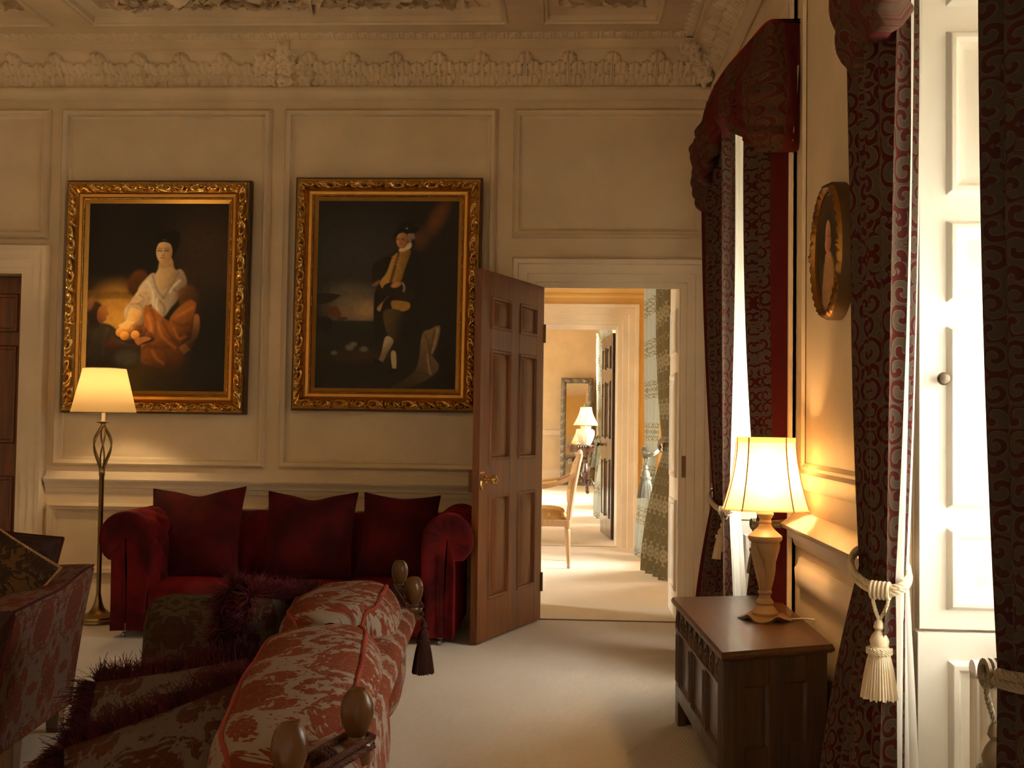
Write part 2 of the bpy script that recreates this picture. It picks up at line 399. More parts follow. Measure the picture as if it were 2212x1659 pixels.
def shade_mat(name, col, tr=.62):
    t = NT(name); c = t.coord(); w = t.noise(t.coord('Object', (1, 1, 8)), 40, 2)
    cc = t.mix(w, tuple(a*.94 for a in col), col)
    d = t.n('BsdfDiffuse', {'Color': cc}).outputs[0]; tl = t.n('BsdfTranslucent', {'Color': cc}).outputs[0]
    return t.done(t.n('MixShader', {0: tr, 1: d, 2: tl}).outputs[0])
M_SHADE = shade_mat('cream_shade_silk', (.92, .78, .55), .70)
M_SHADET = shade_mat('pleated_gold_shade', (.46, .33, .16), .4)
M_SHADEB = plain('shade_binding', (.60, .38, .14), .7)
def emis(name, col, s):
    t = NT(name); return t.done(t.n('Emission', {'Color': (*col, 1), 'Strength': s}).outputs[0])
M_BULB = emis('lit_bulb', (1.0, .72, .36), 30.0)
def glass():
    t = NT('window_glass'); g = t.n('BsdfGlossy', {'Color': (1, 1, 1, 1), 'Roughness': .03}).outputs[0]
    tr = t.n('BsdfTransparent', {'Color': (.95, .97, .96, 1)}).outputs[0]
    fr = t.n('Fresnel', {0: 1.25}).outputs[0]
    return t.done(t.n('MixShader', {0: fr, 1: tr, 2: g}).outputs[0])
M_GLASS = glass()
def mirror():
    t = NT('mirror_silver'); return t.done(t.principled(t.mix(t.noise(t.coord(), 4, 2), (.70, .69, .64), (.76, .75, .70)), .04, 1.0))
M_MIRROR = mirror()
def carpet(name, a, b, diag=True):
    t = NT(name); c = t.n('TexCoord').outputs['Object']
    s = t.n('SeparateXYZ', {0: c})
    u = t.math('ADD', s.outputs[0], s.outputs[1]); w = t.math('SUBTRACT', s.outputs[0], s.outputs[1])
    p1 = t.math('SINE', t.math('MULTIPLY', u, 150.0)); p2 = t.math('SINE', t.math('MULTIPLY', w, 300.0))
    pat = t.step(t.math('MULTIPLY', p1, p2), -.4, .6)
    nz = t.noise(c, 220, 2); big = t.noise(c, 1.3, 3)
    f = t.math('ADD', t.math('MULTIPLY', pat, .5), t.math('MULTIPLY', nz, .5))
    col = t.mix(t.step(big, .3, .7), tuple(x*.92 for x in a), a)
    col = t.mix(t.math('MULTIPLY', f, .55), col, b)
    return t.done(t.principled(col, .95, normal=t.bump(f, .5, .004), spec=.1, sheen=.1))
M_CARPET = carpet('beige_weave_carpet', (.72, .64, .55), (.56, .49, .41))
M_CARPET2 = carpet('cream_carpet', (.78, .70, .58), (.70, .61, .49))
def canvas_mat():
    t = NT('oil_paint'); a = t.n('VertexColor', layer_name='paint').outputs[0]
    return t.done(t.principled(a, .5, normal=t.bump(t.noise(t.coord(), 180, 3), .12, .002), spec=.3))
M_OIL = canvas_mat()
# ------------------------------------------------------------------ the rooms
def bw(px, py): p = P(px, py, y=YB); return p[0], p[2]
DX0, DX1 = bw(1165, 900)[0], bw(1471, 800)[0]; DZ = bw(1320, 622)[1]         # open doorway
LX1, LZ = bw(47, 750)[0], bw(30, 590)[1]; LX0 = LX1-.98                       # closed door at the left
fb = lambda x, z, o: (x, YB-o, z)                                             # on the panelled wall
fr = lambda y, z, o: (XW-o, y, z)                                             # on the window wall
def boxes_wall(name, mat, bs):
    mb = MB()
    for b in bs: mb.box(*b)
    return mb
PANEL = [(0, 0), (.003, .028), (.018, .046), (.032, .036), (.042, .034), (.052, .010), (.064, .003)]
# floor and ceiling
m = MB(); m.box(XL-.3, XW2+.3, YF-.3, YB, -.12, 0); structure(m.obj('floor', M_CARPET, smooth=False))
m = MB(); m.box(-4.6, XW2+.3, YB, Y3+.3, -.12, 0); structure(m.obj('floor', M_CARPET2, smooth=False))
m = MB(); m.tube([(DX0-.02, YB-.004, .002), (DX1+.02, YB-.004, .002)], .006, 6); structure(m.obj('trim_carpet_seam', plain('carpet_seam', (.22, .14, .08), .8)))
m = MB(); m.box(DX0-.1, DX1+.1, Y2-.01, Y2+.012, 0, .003); structure(m.obj('trim_carpet_seam', plain('carpet_seam_far', (.30, .20, .12), .8), smooth=False))

# panelled wall
mb = MB(); H = 4.1
mb.box(XL-.3, LX0, YB, YB2, -.1, H); mb.box(LX0, LX1, YB, YB2, LZ, H); mb.box(LX1, DX0, YB, YB2, -.1, H)
mb.box(DX0, DX1, YB, YB2, DZ+.15, H); mb.box(DX1, XW+.02, YB, YB2, -.1, H)
def wpanel(a, b, c, d):
    """inner field given in the photograph: left, top, right, bottom"""
    xl = (a[0]+c[0])/2
    mb.rects(fb, a[0]-.062, c[0]+.062, c[1]-.062, a[1]+.062, PANEL, False)
zt = bw(850, 257)[1]
wpanel((bw(-330, 380)[0], zt), None, (bw(90, 380)[0], bw(50, 497)[1]), None)
wpanel((bw(146, 640)[0], zt), None, (bw(562, 640)[0], bw(340, 988)[1]), None)
wpanel((bw(629, 640)[0], zt), None, (bw(1050, 640)[0], bw(340, 988)[1]), None)
wpanel((bw(1128, 380)[0], zt), None, (bw(1506, 380)[0], bw(1300, 495)[1]), None)
zd0, zd1 = bw(400, 1224)[1], bw(400, 1110)[1]
wpanel((bw(120, 1170)[0], zd1), None, (bw(560, 1170)[0], zd0), None)
wpanel((bw(622, 1170)[0], zd1), None, (bw(1050, 1170)[0], zd0), None)
structure(mb.obj('wall_back', M_WALL, smooth=True))
# dado rail, baseboard, picture rail under the frieze
def sweep_x(mb, prof, x0, x1):       # profile of (z, out) along the panelled wall
    G = np.array([[(x, YB-o, z) for z, o in prof] for x in (x0, x1)]); mb.grid(G)
def sweep_y(mb, prof, y0, y1, ends=True):
    G = np.array([[(XW-o, y, z) for z, o in prof] for y in (y0, y1)]); b = mb.n; mb.grid(G)
    if ends:
        k = len(prof); mb.f.append(tuple(b+i for i in range(k))); mb.f.append(tuple(b+k+i for i in range(k))[::-1]); mb.mi += [0, 0]
zr = bw(560, 1042)[1]
DADO = [(zr-.085, 0), (zr-.085, .012), (zr-.07, .018), (zr-.055, .020), (zr-.048, .034), (zr-.02, .040), (zr-.012, .055), (zr+.006, .060), (zr+.016, .050), (zr+.03, .030), (zr+.052, .014), (zr+.058, 0)]
BASE = [(0, 0), (0, .028), (.15, .028), (.158, .022), (.168, .022), (.178, .014), (.20, .010), (.206, 0)]
acx = LX1+.20
for nm, pr in (('trim_dado_rail', DADO), ('baseboard_back', BASE)):
    m = MB(); sweep_x(m, pr, acx, DX0-.19); sweep_x(m, pr, DX1+.19, XW); structure(m.obj(nm, M_TRIM, angle=50))
CAS = [(-.005, 0), (-.005, .020), (.012, .026), (.03, .026), (.034, .034), (.085, .036), (.09, .046), (.145, .048), (.15, .062), (.178, .068), (.186, .055), (.186, 0)]
m = MB(); m.arch(fb, DX0, DX1, 0, DZ, CAS); structure(m.obj('trim_door_casing', M_TRIM, angle=40))
m = MB(); m.arch(fb, LX0, LX1, 0, LZ, CAS); structure(m.obj('trim_door_casing', M_TRIM, angle=40))
# reveal of the open doorway, panelled at the right
m = MB()
m.box(DX1-.012, DX1+.01, YB+.004, YB2-.004, 0, DZ+.147); m.box(DX0-.01, DX0+.012, YB+.004, YB2-.004, 0, DZ+.147); m.box(DX0-.01, DX1+.01, YB+.004, YB2-.004, DZ+.138, DZ+.16)
frj = lambda y, z, o: (DX1-.012-o, y, z)
for z0, z1 in ((.18, .78), (.92, 1.62), (1.74, 2.04)):
    m.rects(frj, YB+.1, YB2-.1, z0, z1, [(0, 0), (.01, .014), (.03, .016), (.045, .003), (.06, .003), (.085, .010)], True)
structure(m.obj('trim_door_lining', M_WHITE))
# dark door at the left, closed in its casing
d1 = MB(); d1.box(LX0+.005, LX1-.005, YB+.16, YB+.21, .01, LZ-.005)
f1 = lambda x, z, o: (x, YB+.16-o, z)
for z0, z1 in ((.2, .86), (1.08, 1.75), (1.84, LZ-.12)):
    for x0, x1 in ((LX0+.12, LX0+.44), (LX0+.55, LX1-.11)):
        d1.rects(f1, x0, x1, z0, z1, [(0, 0), (.008, .012), (.024, .012), (.03, .002), (.036, .002), (.06, .008)], True)
o = structure(d1.obj('door_1', M_DOOR, bevel=.002))
for hz in (bw(47, 665)[1], .35):
    m = MB(); m.box(LX1-.02, LX1-.004, YB+.135, YB+.16, hz-.05, hz+.05); m.lathe([(.008, -.055), (.008, .055)], (LX1-.012, YB+.135, hz), 12); m.obj('hinge', M_DARKBRASS, o)
m = MB(); m.box(LX0-.2, LX1+.2, YB2-.02, YB2, 0, LZ); structure(m.obj('wall_door_back', M_BEIGE, smooth=False))

# frieze, cornice and ceiling
def cove(t):                         # leafy cove: distance from wall, height
    return .150*t**2.2, 3.475+.205*t
z_fr = 3.475
def run(prof, name, mat, sm=50):
    """profile (distance, height) along the panelled wall and the window wall, mitred in the corner"""
    m = MB()
    A = [[(XL, YB-d, z) for d, z in prof], [(XW-d, YB-d, z) for d, z in prof], [(XW-d, YF, z) for d, z in prof]]
    m.grid(np.array([A[0], A[1]])); m.grid(np.array([A[1], A[2]]))
    return structure(m.obj(name, mat, angle=sm))
run([(0, 3.455), (0, 3.395), (.012, 3.392), (.018, 3.40), (.03, 3.412), (.045, 3.44), (.05, 3.465), (.042, 3.475), (.0, 3.477)], 'trim_picture_rail', M_WALL)
run([cove(t) for t in np.linspace(0, 1, 10)]+[(.170, 3.682), (.170, 3.735), (.178, 3.738), (.180, 3.742)], 'trim_cornice', M_PLASTER, 30)
# small enriched moulding: a heightfield of leaf tips
def band(profile, period, hfun, s0, s1, along, ns_per=14, nt=10):
    n = int((s1-s0)/period*ns_per); S = np.linspace(s0, s1, n); T = np.linspace(0, 1, nt)
    SS, TT = np.meshgrid(S, T, indexing='ij'); h = hfun((SS/period) % 1.0, TT)
    (d0, z0), (d1, z1) = profile; L = math.hypot(d1-d0, z1-z0); nd, nz = (z1-z0)/L, -(d1-d0)/L
    D = d0+(d1-d0)*TT+nd*h; Z = z0+(z1-z0)*TT+nz*h
    G = np.stack([SS, YB-D, Z], -1) if along == 'x' else np.stack([XW-D, SS, Z], -1)
    return G
def tips(p, t):
    a = np.abs(p-.5)*2; b = np.abs(((p+.5) % 1)-.5)*2
    h1 = np.sqrt(np.clip(1-(a/.8)**2-((t-.45)/.5)**2, 0, 1)); h2 = .7*np.sqrt(np.clip(1-(b/.5)**2-((t-.3)/.35)**2, 0, 1))
    return .014*np.maximum(h1*(1-.5*np.exp(-(a/.12)**2)), h2)+.002*np.sin(t*30)
m = MB(); m.grid(band(((.180, 3.742), (.258, 3.768)), .075, tips, -4.6, XW-.22, 'x')); m.grid(band(((.180, 3.742), (.258, 3.768)), .075, tips, 3.2, YB-.22, 'y'))
structure(m.obj('trim_enriched_moulding', M_PLASTER, angle=60))
# acanthus leaves in the cove
LOB = [(0, .45, .05, .48, .9), (0, .85, .165, .14, 1.2), (-.20, .62, .165, .17, 1.0), (.20, .62, .165, .17, 1.0), (-.17, .24, .15, .21, .85), (.17, .24, .15, .21, .85),
       (.5, .60, .155, .16, .95), (.5, .25, .05, .3, .6), (.38, .36, .10, .13, .7), (.62, .36, .10, .13, .7), (-.29, .50, .07, .1, .8), (.29, .50, .07, .1, .8)]
def acanthus(p, t):
    h = np.zeros_like(p)
    for cx, cy, rx, ry, a in LOB:
        dx = (p-cx+.5) % 1.0-.5
        q = (dx/rx)**2+((t-cy)/ry)**2
        th = np.arctan2(t-cy, dx)
        q = q*(1+.16*np.cos(th*9))
        dome = np.where(q < 1, (.45+.55*np.sqrt(np.clip(1-q, 0, 1)))*(1-.35*np.exp(-(dx/(rx*.16))**2)), 0)
        h = np.maximum(h, a*dome*(.6+.5*t))
    return h
def leaves(s0, s1, along, per=.284, nsp=52, nt=46):
    n = int((s1-s0)/per*nsp); S = np.linspace(s0, s1, n); T = np.linspace(0, 1, nt)
    SS, TT = np.meshgrid(S, T, indexing='ij')
    j = np.floor(SS/per)
    h = .044*acanthus((SS/per) % 1.0, TT*1.03+.012*np.sin(j*2.3))
    D, Z = cove(TT); D = D+h*.86-.004; Z = Z-h*.5*TT
    return np.stack([SS, YB-D, Z], -1) if along == 'x' else np.stack([XW-D, SS, Z], -1)
m = MB(); m.grid(leaves(-4.4, XW-.12, 'x')); m.grid(leaves(3.6, YB-.1, 'y', nsp=40, nt=30))
structure(m.obj('trim_acanthus_frieze', M_PLASTER, angle=75))
def leaf(mb, c, n, size, r):
    """one curled modelled leaf"""
    n = np.array(n, float); n /= np.linalg.norm(n)
    a = r.normal(size=3); a -= n*(a@n); a /= np.linalg.norm(a); b = np.cross(n, a)
    u = np.linspace(0, 1, 5); G = []
    for i, t in enumerate(u):
        w = math.sin(PI*(.08+.86*t))*.42; row = []
        for s in (-1, -.5, 0, .5, 1):
            row.append(np.array(c)+size*(a*(t-.5)*1.2+b*s*w+n*(.28*math.sin(PI*t)+.16*abs(s)-.35*t*t*.6)))
        G.append(row)
    mb.grid(np.array(G))
def flower(mb, c, n, size, r):
    n = np.array(n, float); n /= np.linalg.norm(n); a = np.cross(n, [.3, .5, .8]); a /= np.linalg.norm(a); b = np.cross(n, a)
    th = np.linspace(0, 2*PI, 30, endpoint=False); rad = np.linspace(0, 1, 6)
    R, TH = np.meshgrid(rad, th, indexing='ij'); rr = R*(1+.22*np.cos(5*TH)*R)*size; hh = size*(.45*np.sin(R*PI)+.25*np.exp(-(R/.25)**2))
    mb.grid(np.array(c)+rr[..., None]*(np.cos(TH)[..., None]*a+np.sin(TH)[..., None]*b)+hh[..., None]*n, None, cv=True)
r7 = np.random.default_rng(11)
def cluster(mb, s, k, size, corner=False):
    for i in range(k):
        t = r7.uniform(.12, 1.0); D, Z = cove(t)
        ds = r7.normal()*.10 if not corner else r7.uniform(0, .12)
        p = (s+ds, YB-D-.012-r7.uniform(0, .012), Z) if not corner else (XW-D-.03-r7.uniform(0, .10), YB-D-.03-r7.uniform(0, .10), Z)
        (flower if i % 3 == 0 else leaf)(mb, p, (r7.normal()*.4-(.5 if corner else 0), -1, -.4+r7.normal()*.3), r7.uniform(.6, 1.0)*size, r7)
m = MB(); cluster(m, bw(610, 150)[0]+.02, 40, .062); cluster(m, 0, 34, .06, True); structure(m.obj('trim_plaster_flowers', M_PLASTER, angle=60))
# beams and coffers
mb = MB(); cz = ZC+.02
BEAMS = [(-3.28, -3.04), (-.385, -.175)]
e0 = YB-.40; xr = XW-.40
mb.box(XL-.3, XW2, YB-.40, YB2, ZC, 4.0); mb.box(XW-.40, XW2, YF-.3, YB-.4, ZC, 4.0); mb.box(XL-.3, XW2, YF-.3, YB2, 3.98, 4.1)
for a, b in BEAMS: mb.box(a, b, YF, e0, ZC, 4.0)
for y in (4.2, .8): mb.box(XL, xr, y-.12, y+.12, ZC, 4.0)
structure(mb.obj('ceiling', M_PLASTER, smooth=False))
COF = [(0, -.0), (.004, .012), (.016, .016), (.024, .004), (.04, .002), (.046, -.03), (.06, -.035), (.075, -.05), (.11, -.06), (.118, -.10), (.14, -.115)]
fc = lambda x, y, o: (x, y, ZC-o*-1.0 if False else ZC-o)
m = MB(); mg = MB(); xs = [XL]+[v for b in BEAMS for v in b]+[xr]
for i in range(0, len(xs), 2):
    x0, x1 = xs[i], xs[i+1]
    m.rects(fc, x0, x1, 4.32, e0, COF, True)
    # leaf border and garland hanging in the coffer
    if x1 < -3.5: x0 = -4.4
    for x in np.arange(x0+.16, x1-.14, .085):
        leaf(mg, (x, e0-.135, ZC+.085), (0, .3, -1), .085, r7); leaf(mg, (x+.04, e0-.115, ZC+.07), (0, .8, -1), .05, r7)
    for x in np.arange(x0+.30, x1-.25, .016):
        w = .55+.45*math.sin(x*5.0)
        leaf(mg, (x, e0-.27-r7.uniform(0, .22)*w, ZC+.055+r7.uniform(-.03, .03)), (r7.normal()*.7, r7.normal()*.6+.5, -1), r7.uniform(.07, .15), r7)
    for x in np.arange(x0+.35, x1-.3, .17): flower(mg, (x+r7.normal()*.03, e0-.27-r7.uniform(0, .12), ZC+.03), (r7.normal()*.3, .3, -1), r7.uniform(.035, .06), r7)
structure(m.obj('trim_coffer_moulding', M_PLASTER, angle=40)); structure(mg.obj('trim_plaster_garland', M_PLASTER, angle=60))

# window wall with tall recesses, seen and added, through all the rooms
def openwall(name, mat, y0, y1, wins, zs=(-.1, 3.02), top=4.1, XW=XW):
    mb = MB(); c = y0
    for a, b in wins:
        mb.box(XW, XW2, c, a, -.1, top); mb.box(XW, XW2, a, b, zs[1], top); c = b
        mb.box(1.36, XW2, a, b, -.1, .72)
    mb.box(XW, XW2, c, y1, -.1, top); return mb
mb = openwall('wall_right', M_WALL, YF-.3, YB2, sorted(WIN))
for a, b, cc in ((3.13, 4.44, 0),):                                          # pier between the windows
    mb.rects(fr, a+.07, b-.06, 1.08, 3.33, [(0, 0), (.008, .012), (.03, .016), (.045, .004)], False)
structure(mb.obj('wall_right', M_WALL))
zp = lambda py: P(1722, py, x=XW)[2]
m = MB(); sweep_y(m, [(zz-zr+.868, o*1.25) for zz, o in DADO], 3.10, 4.46); structure(m.obj('trim_dado_rail', M_TRIM, angle=50))
m = MB(); sweep_y(m, [(.62, 0), (.62, .016), (.64, .026), (.70, .03), (.715, .018), (.74, .012), (.745, 0)], 3.16, 4.40)
sweep_y(m, [(1.02, 0), (1.02, .014), (1.04, .024), (1.07, .022), (1.085, .03), (1.10, .012), (1.105, 0)], 3.16, 4.40)
structure(m.obj('trim_pier_moulding', M_TRIM, angle=50))
m = MB(); sweep_y(m, BASE, 3.04, 4.58); structure(m.obj('baseboard_right', M_TRIM, angle=50))
# casings and panelled shutters in the recesses
SH = [(0, 0), (.010, .020), (.022, .022), (.032, .008), (.05, .003), (.055, .003), (.095, .016)]
for i, (a, b) in enumerate(WIN):
    m = MB(); m.box(XW-.022, XW, b, b+.095, 0, 3.12); m.box(XW-.022, XW, a-.095, a, 0, 3.12); m.box(XW-.022, XW, a-.095, b+.095, 3.02, 3.12)
    m.box(XW-.036, XW, b+.075, b+.095, 0, 3.12); m.box(XW-.036, XW, a-.095, a-.075, 0, 3.12)
    structure(m.obj('trim_window_casing', M_TRIM, bevel=.004, smooth=False))
    if i > 1: continue
    for side, yy, sg in (('far', b, -1), ('near', a, 1)):
        fs = lambda x, z, o: (x, yy+sg*(.030+o), z)
        s = MB(); s.box(XW+.008, 1.44, min(yy, yy+sg*.03), max(yy, yy+sg*.03), .722, 3.0)
        for z0, z1 in ((.775, 1.0), (1.053, 1.554), (1.62, 1.847), (1.919, 2.379), (2.45, 2.93)):
            s.rects(fs, 1.048, 1.37, z0, z1, SH, True)
        o = structure(s.obj('trim_window_shutter', M_WHITE, bevel=.002))
        if side == 'far' and i == 0:
            k = MB(); kp = P(2031, 819, y=b-.03); k.lathe([(.006, 0), (.006, .012), (.015, .020), (.018, .028), (.014, .037), (.002, .040)], (0, 0, 0), 20)
            k.xf(TM((kp[0], b-.03, kp[2]), (PI/2, 0, 0))); k.obj('shutter_knob', plain('bronze_knob', (.16, .12, .085), .35, .8), o)
        s = MB(); s.box(XW+.002, 1.44, min(yy, yy+sg*.036), max(yy, yy+sg*.036), 0, .714)
        fs2 = lambda x, z, o: (x, yy+sg*(.036+o), z)
        s.rects(fs2, 1.05, 1.37, .235, .64, SH, True)
        structure(s.obj('trim_window_dado', M_WHITE, bevel=.002))
    m = MB(); m.box(1.352, 1.36, a, b, 0, .72); m.box(1.30, 1.47, a, b, .72, .75); structure(m.obj('trim_window_sill', M_WHITE, bevel=.004, smooth=False))
def sash(n, a, b, z0, z1, x=1.47):
    fm = MB()
    for z in (z0+.03, (z0+z1)/2, z1-.03): fm.box(x, x+.045, a, b, z-.03, z+.03)
    for y in (a+.03, b-.03): fm.box(x, x+.045, y-.03, y+.03, z0, z1)
    for k in (1, 2):
        y = a+(b-a)*k/3; fm.box(x+.01, x+.035, y-.011, y+.011, z0, z1)
    for k in (1, 2, 4, 5):
        z = z0+(z1-z0)*k/6; fm.box(x+.01, x+.035, a, b, z-.011, z+.011)
    o = structure(fm.obj('window_%d' % n, M_WHITE, smooth=False))
    g = MB(); g.box(x+.020, x+.024, a+.03, b-.03, z0+.03, z1-.03); g.obj('pane', M_GLASS, o, smooth=False)
for i, (a, b) in enumerate(WIN): sash(i+1, a+.02, b-.02, .75, 3.0)  # includes the unseen pair put in as daylight sources
for i in (0, 1):                                                             # unseen blinds added to keep light off the upper shutters
    a, b = WIN[i]; m = MB(); m.box(1.448, 1.452, a+.04, b-.04, 1.92, 2.97); m.tube([(1.45, a+.04, 1.92), (1.45, b-.04, 1.92)], .012, 8)
    o = bpy.data.objects['window_%d' % (i+1)]; m.obj('added_blind', M_LINING, o, smooth=False)
    m = MB(); ys = np.linspace(a+.05, b-.05, 160); m.grid(np.array([[(1.425+.012*math.sin(y*60)+.006*math.sin(y*23), y, z) for y in ys] for z in (.76, 1.5, 2.3, 2.96)])); m.obj('added_net', M_NET, o)  # unseen net added to dim the daylight of the two visible windows
# unseen sides of the room
m = MB(); m.box(XL-.3, XL, YF-.3, YB2, -.1, 4.1); structure(m.obj('wall_left', M_WALL, smooth=False))
m = MB(); m.box(XL-.3, XW2, YF-.3, YF, -.1, 4.1); structure(m.obj('wall_front', M_WALL, smooth=False))

# ------------------------------------------------------------------ the two rooms beyond
R2X0, R2X1 = -.30, P(1336, 900, y=Y2)[0]; R2Z = P(1320, 700, y=Y2)[2]
mb = openwall('wall_right', M_YELLOW, YB2, Y2B, [(8.6, 10.45)], (-.1, 2.7), 3.7); structure(mb.obj('wall_right', M_YELLOW, smooth=False))
mb = openwall('wall_right', M_BEIGE, Y2B, Y3+.3, [(13.5, 15.7), (16.8, 19.6)], (-.1, 2.7), 3.7, .64); structure(mb.obj('wall_right', M_BEIGE, smooth=False))
sash(4, 8.62, 10.43, .74, 2.68); sash(5, 13.52, 15.68, .74, 2.68); sash(6, 16.82, 19.58, .74, 2.68)
mb = MB(); c = YB2
for a, b in ((8.6, 9.8), (13.6, 14.8), (17.5, 19.0)):
    mb.box(-4.6, -4.3, c, a, -.1, 3.7); mb.box(-4.6, -4.3, a, b, -.1, .6); mb.box(-4.6, -4.3, a, b, 2.8, 3.7); c = b
mb.box(-4.6, -4.3, c, Y3, -.1, 3.7); structure(mb.obj('wall_left', M_YELLOW, smooth=False))
for i, (a, b) in enumerate(((8.6, 9.8), (13.6, 14.8), (17.5, 19.0))): sash(7+i, a+.01, b-.01, .61, 2.79, -4.48)  # out-of-view windows added to brighten the two far rooms
mb = MB(); mb.box(-4.3, R2X0, Y2, Y2B, -.1, 3.7); mb.box(R2X0, R2X1, Y2, Y2B, R2Z, 3.7); mb.box(R2X1, XW, Y2, Y2B, -.1, 3.7); structure(mb.obj('wall_middle', M_YELLOW, smooth=False))
mb = MB(); mb.box(-4.3, XW, Y3, Y3+.3, -.1, 3.7)
structure(mb.obj('wall_far', M_BEIGE, smooth=False))
mb = MB(); mb.box(-4.6, XW2, YB2, Y3+.3, 3.6, 3.75); structure(mb.obj('ceiling', M_PLASTER, smooth=False))
fm2 = lambda x, z, o: (x, Y2-o, z)
m = MB(); m.arch(fm2, R2X0, R2X1, 0, R2Z, [(w*1.12, o) for w, o in CAS]); structure(m.obj('trim_door_casing', M_TRIM, angle=40))
m = MB(); m.box(R2X1-.01, R2X1+.01, Y2+.004, Y2B-.004, 0, R2Z-.003); m.box(R2X0-.01, R2X0+.01, Y2+.004, Y2B-.004, 0, R2Z-.003); m.box(R2X0-.01, R2X1+.01, Y2+.004, Y2B-.004, R2Z-.01, R2Z+.01); structure(m.obj('trim_door_lining', M_TRIM, smooth=False))
G = [(2.58, 0), (2.58, .02), (2.60, .03), (2.62, .02), (2.63, 0)]
m = MB(); m.grid(np.array([[(x, Y2-o, z) for z, o in G] for x in (-4.3, XW)])); structure(m.obj('trim_picture_rail', M_YELLOW))
m = MB(); m.grid(np.array([[(x, Y3-o, z) for z, o in [(1.02, 0), (1.02, .04), (1.12, .05), (1.14, 0)]] for x in (-4.3, XW)])); structure(m.obj('trim_dado_rail', M_TRIM))
m = MB(); m.grid(np.array([[(x, Y3-o, z) for z, o in [(0, .03), (.26, .03), (.3, 0)]] for x in (-4.3, XW)])); structure(m.obj('baseboard_far', M_TRIM))
m = MB(); m.grid(np.array([[(x, Y2-o, z) for z, o in [(0, .03), (.18, .03), (.2, 0)]] for x in (R2X1+.22, XW)])); structure(m.obj('baseboard_middle', M_TRIM))
# ------------------------------------------------------------------ open door
hp, fp = P(1167, 1337, z=.012), P(1029.5, 1392, z=.012)
hp2, fp2 = Vector(hp[:2]), Vector(fp[:2]); dv = (fp2-hp2); DW = dv.length; dv /= DW; nv = Vector((-dv.y, dv.x))
DH = 2.152
fd = lambda x, z, o: (hp2.x+dv.x*x+nv.x*o, hp2.y+dv.y*x+nv.y*o, z)
def slab(mb, x0, x1, z0, z1, o0, o1):
    mb.hexa([fd(x0, z0, o0), fd(x1, z0, o0), fd(x1, z0, o1), fd(x0, z0, o1)], [fd(x0, z1, o0), fd(x1, z1, o0), fd(x1, z1, o1), fd(x0, z1, o1)])
door = structure(thing('door_2', None, None, (hp2.x, hp2.y, 0)))
cx = [DW*(1-v) for v in (.0, .145, .455, .585, .885, 1.0)][::-1]
rz = [DH*(1-v) for v in (.0, .067, .155, .212, .512, .606, .886, 1.0)][::-1]
rz[0] = .012
m = MB()
for x0, x1 in ((cx[0], cx[1]), (cx[2], cx[3]), (cx[4], cx[5])): slab(m, x0, x1, rz[0], rz[-1], -.045, 0)
for i in (0, 2, 4, 6):
    for x0, x1 in ((cx[1], cx[2]), (cx[3], cx[4])): slab(m, x0, x1, rz[i], rz[i+1], -.045, 0)
m.obj('door_frame', M_DOOR, door, smooth=False, bevel=.0015)
for i in (1, 3, 5):
    for x0, x1 in ((cx[1], cx[2]), (cx[3], cx[4])):
        m = MB(); m.rects(fd, x0, x1, rz[i], rz[i+1], [(-.002, .0), (.004, .007), (.016, .005), (.022, -.012), (.028, -.014), (.052, -.006), (.056, -.004)], True)
        m.rects(lambda x, z, o: fd(x, z, -.045-o), x0, x1, rz[i], rz[i+1], [(-.002, .0), (.016, .005), (.022, -.012), (.052, -.006)], True)
        m.obj('door_panel', M_DOOR, door)
kz = EYE-(1031-910)/2300*6.27
kx = DW-.085
def turned(prof, pos, nrm, name, mat, par, n=24):
    k = MB(); k.lathe(prof, (0, 0, 0), n)
    q = Vector(nrm).to_track_quat('Z', 'Y').to_matrix().to_4x4(); k.xf(Matrix.Translation(Vector(pos)) @ q); return k.obj(name, mat, par)
n3 = (nv.x, nv.y, 0)
turned([(.024, 0), (.024, .003), (.016, .007), (.009, .010), (.008, .030), (.013, .036), (.024, .044), (.028, .056), (.024, .066), (.012, .073), (.001, .075)], fd(kx, kz, 0), n3, 'door_knob', M_BRASS, door)
m = MB(); a = np.linspace(0, 2*PI, 24, endpoint=False)
for ro, ri, o0 in ((1, .45, .004),):
    G = np.array([[fd(kx+.055+math.cos(t)*.017*q, kz-.028+math.sin(t)*.034*q, oo) for t in a] for q, oo in ((1, 0), (1, .004), (.85, .006), (.4, .005), (.3, -.0))]); m.grid(G, None, cv=True)
m.obj('escutcheon', M_BRASS, door)
m = MB(); slab(m, DW-.062, DW-.004, kz+.035, kz+.044, -.001, .004); m.obj('bolt_lever', M_BRASS, door, smooth=False, bevel=.001)
m = MB(); slab(m, DW-.20, DW-.005, kz-.075, kz+.055, -.072, -.046); m.obj('rim_lock', M_DARKBRASS, door, smooth=False, bevel=.003)
for hz in (.25, 1.85):
    m = MB(); m.lathe([(.009, -.06), (.009, .06)], (hp2.x+.004, hp2.y+.004, hz), 10); m.obj('hinge', M_DARKBRASS, door)
# keep plate in the opposite jamb
kk0, kk1 = P(1475, 1030, x=DX1-.012), P(1488, 985, x=DX1-.012)
m = MB(); ky = YB+.03; m.box(DX1+.006, DX1+.052, YB-.030, YB-.016, P(1482, 1031, y=YB)[2], P(1482, 985, y=YB)[2]); o = m.obj('strike_plate', M_DARKBRASS, bevel=.002, smooth=False)
tag(o, 'dark brass strike plate on the right side of the open doorway casing', 'lock plate')

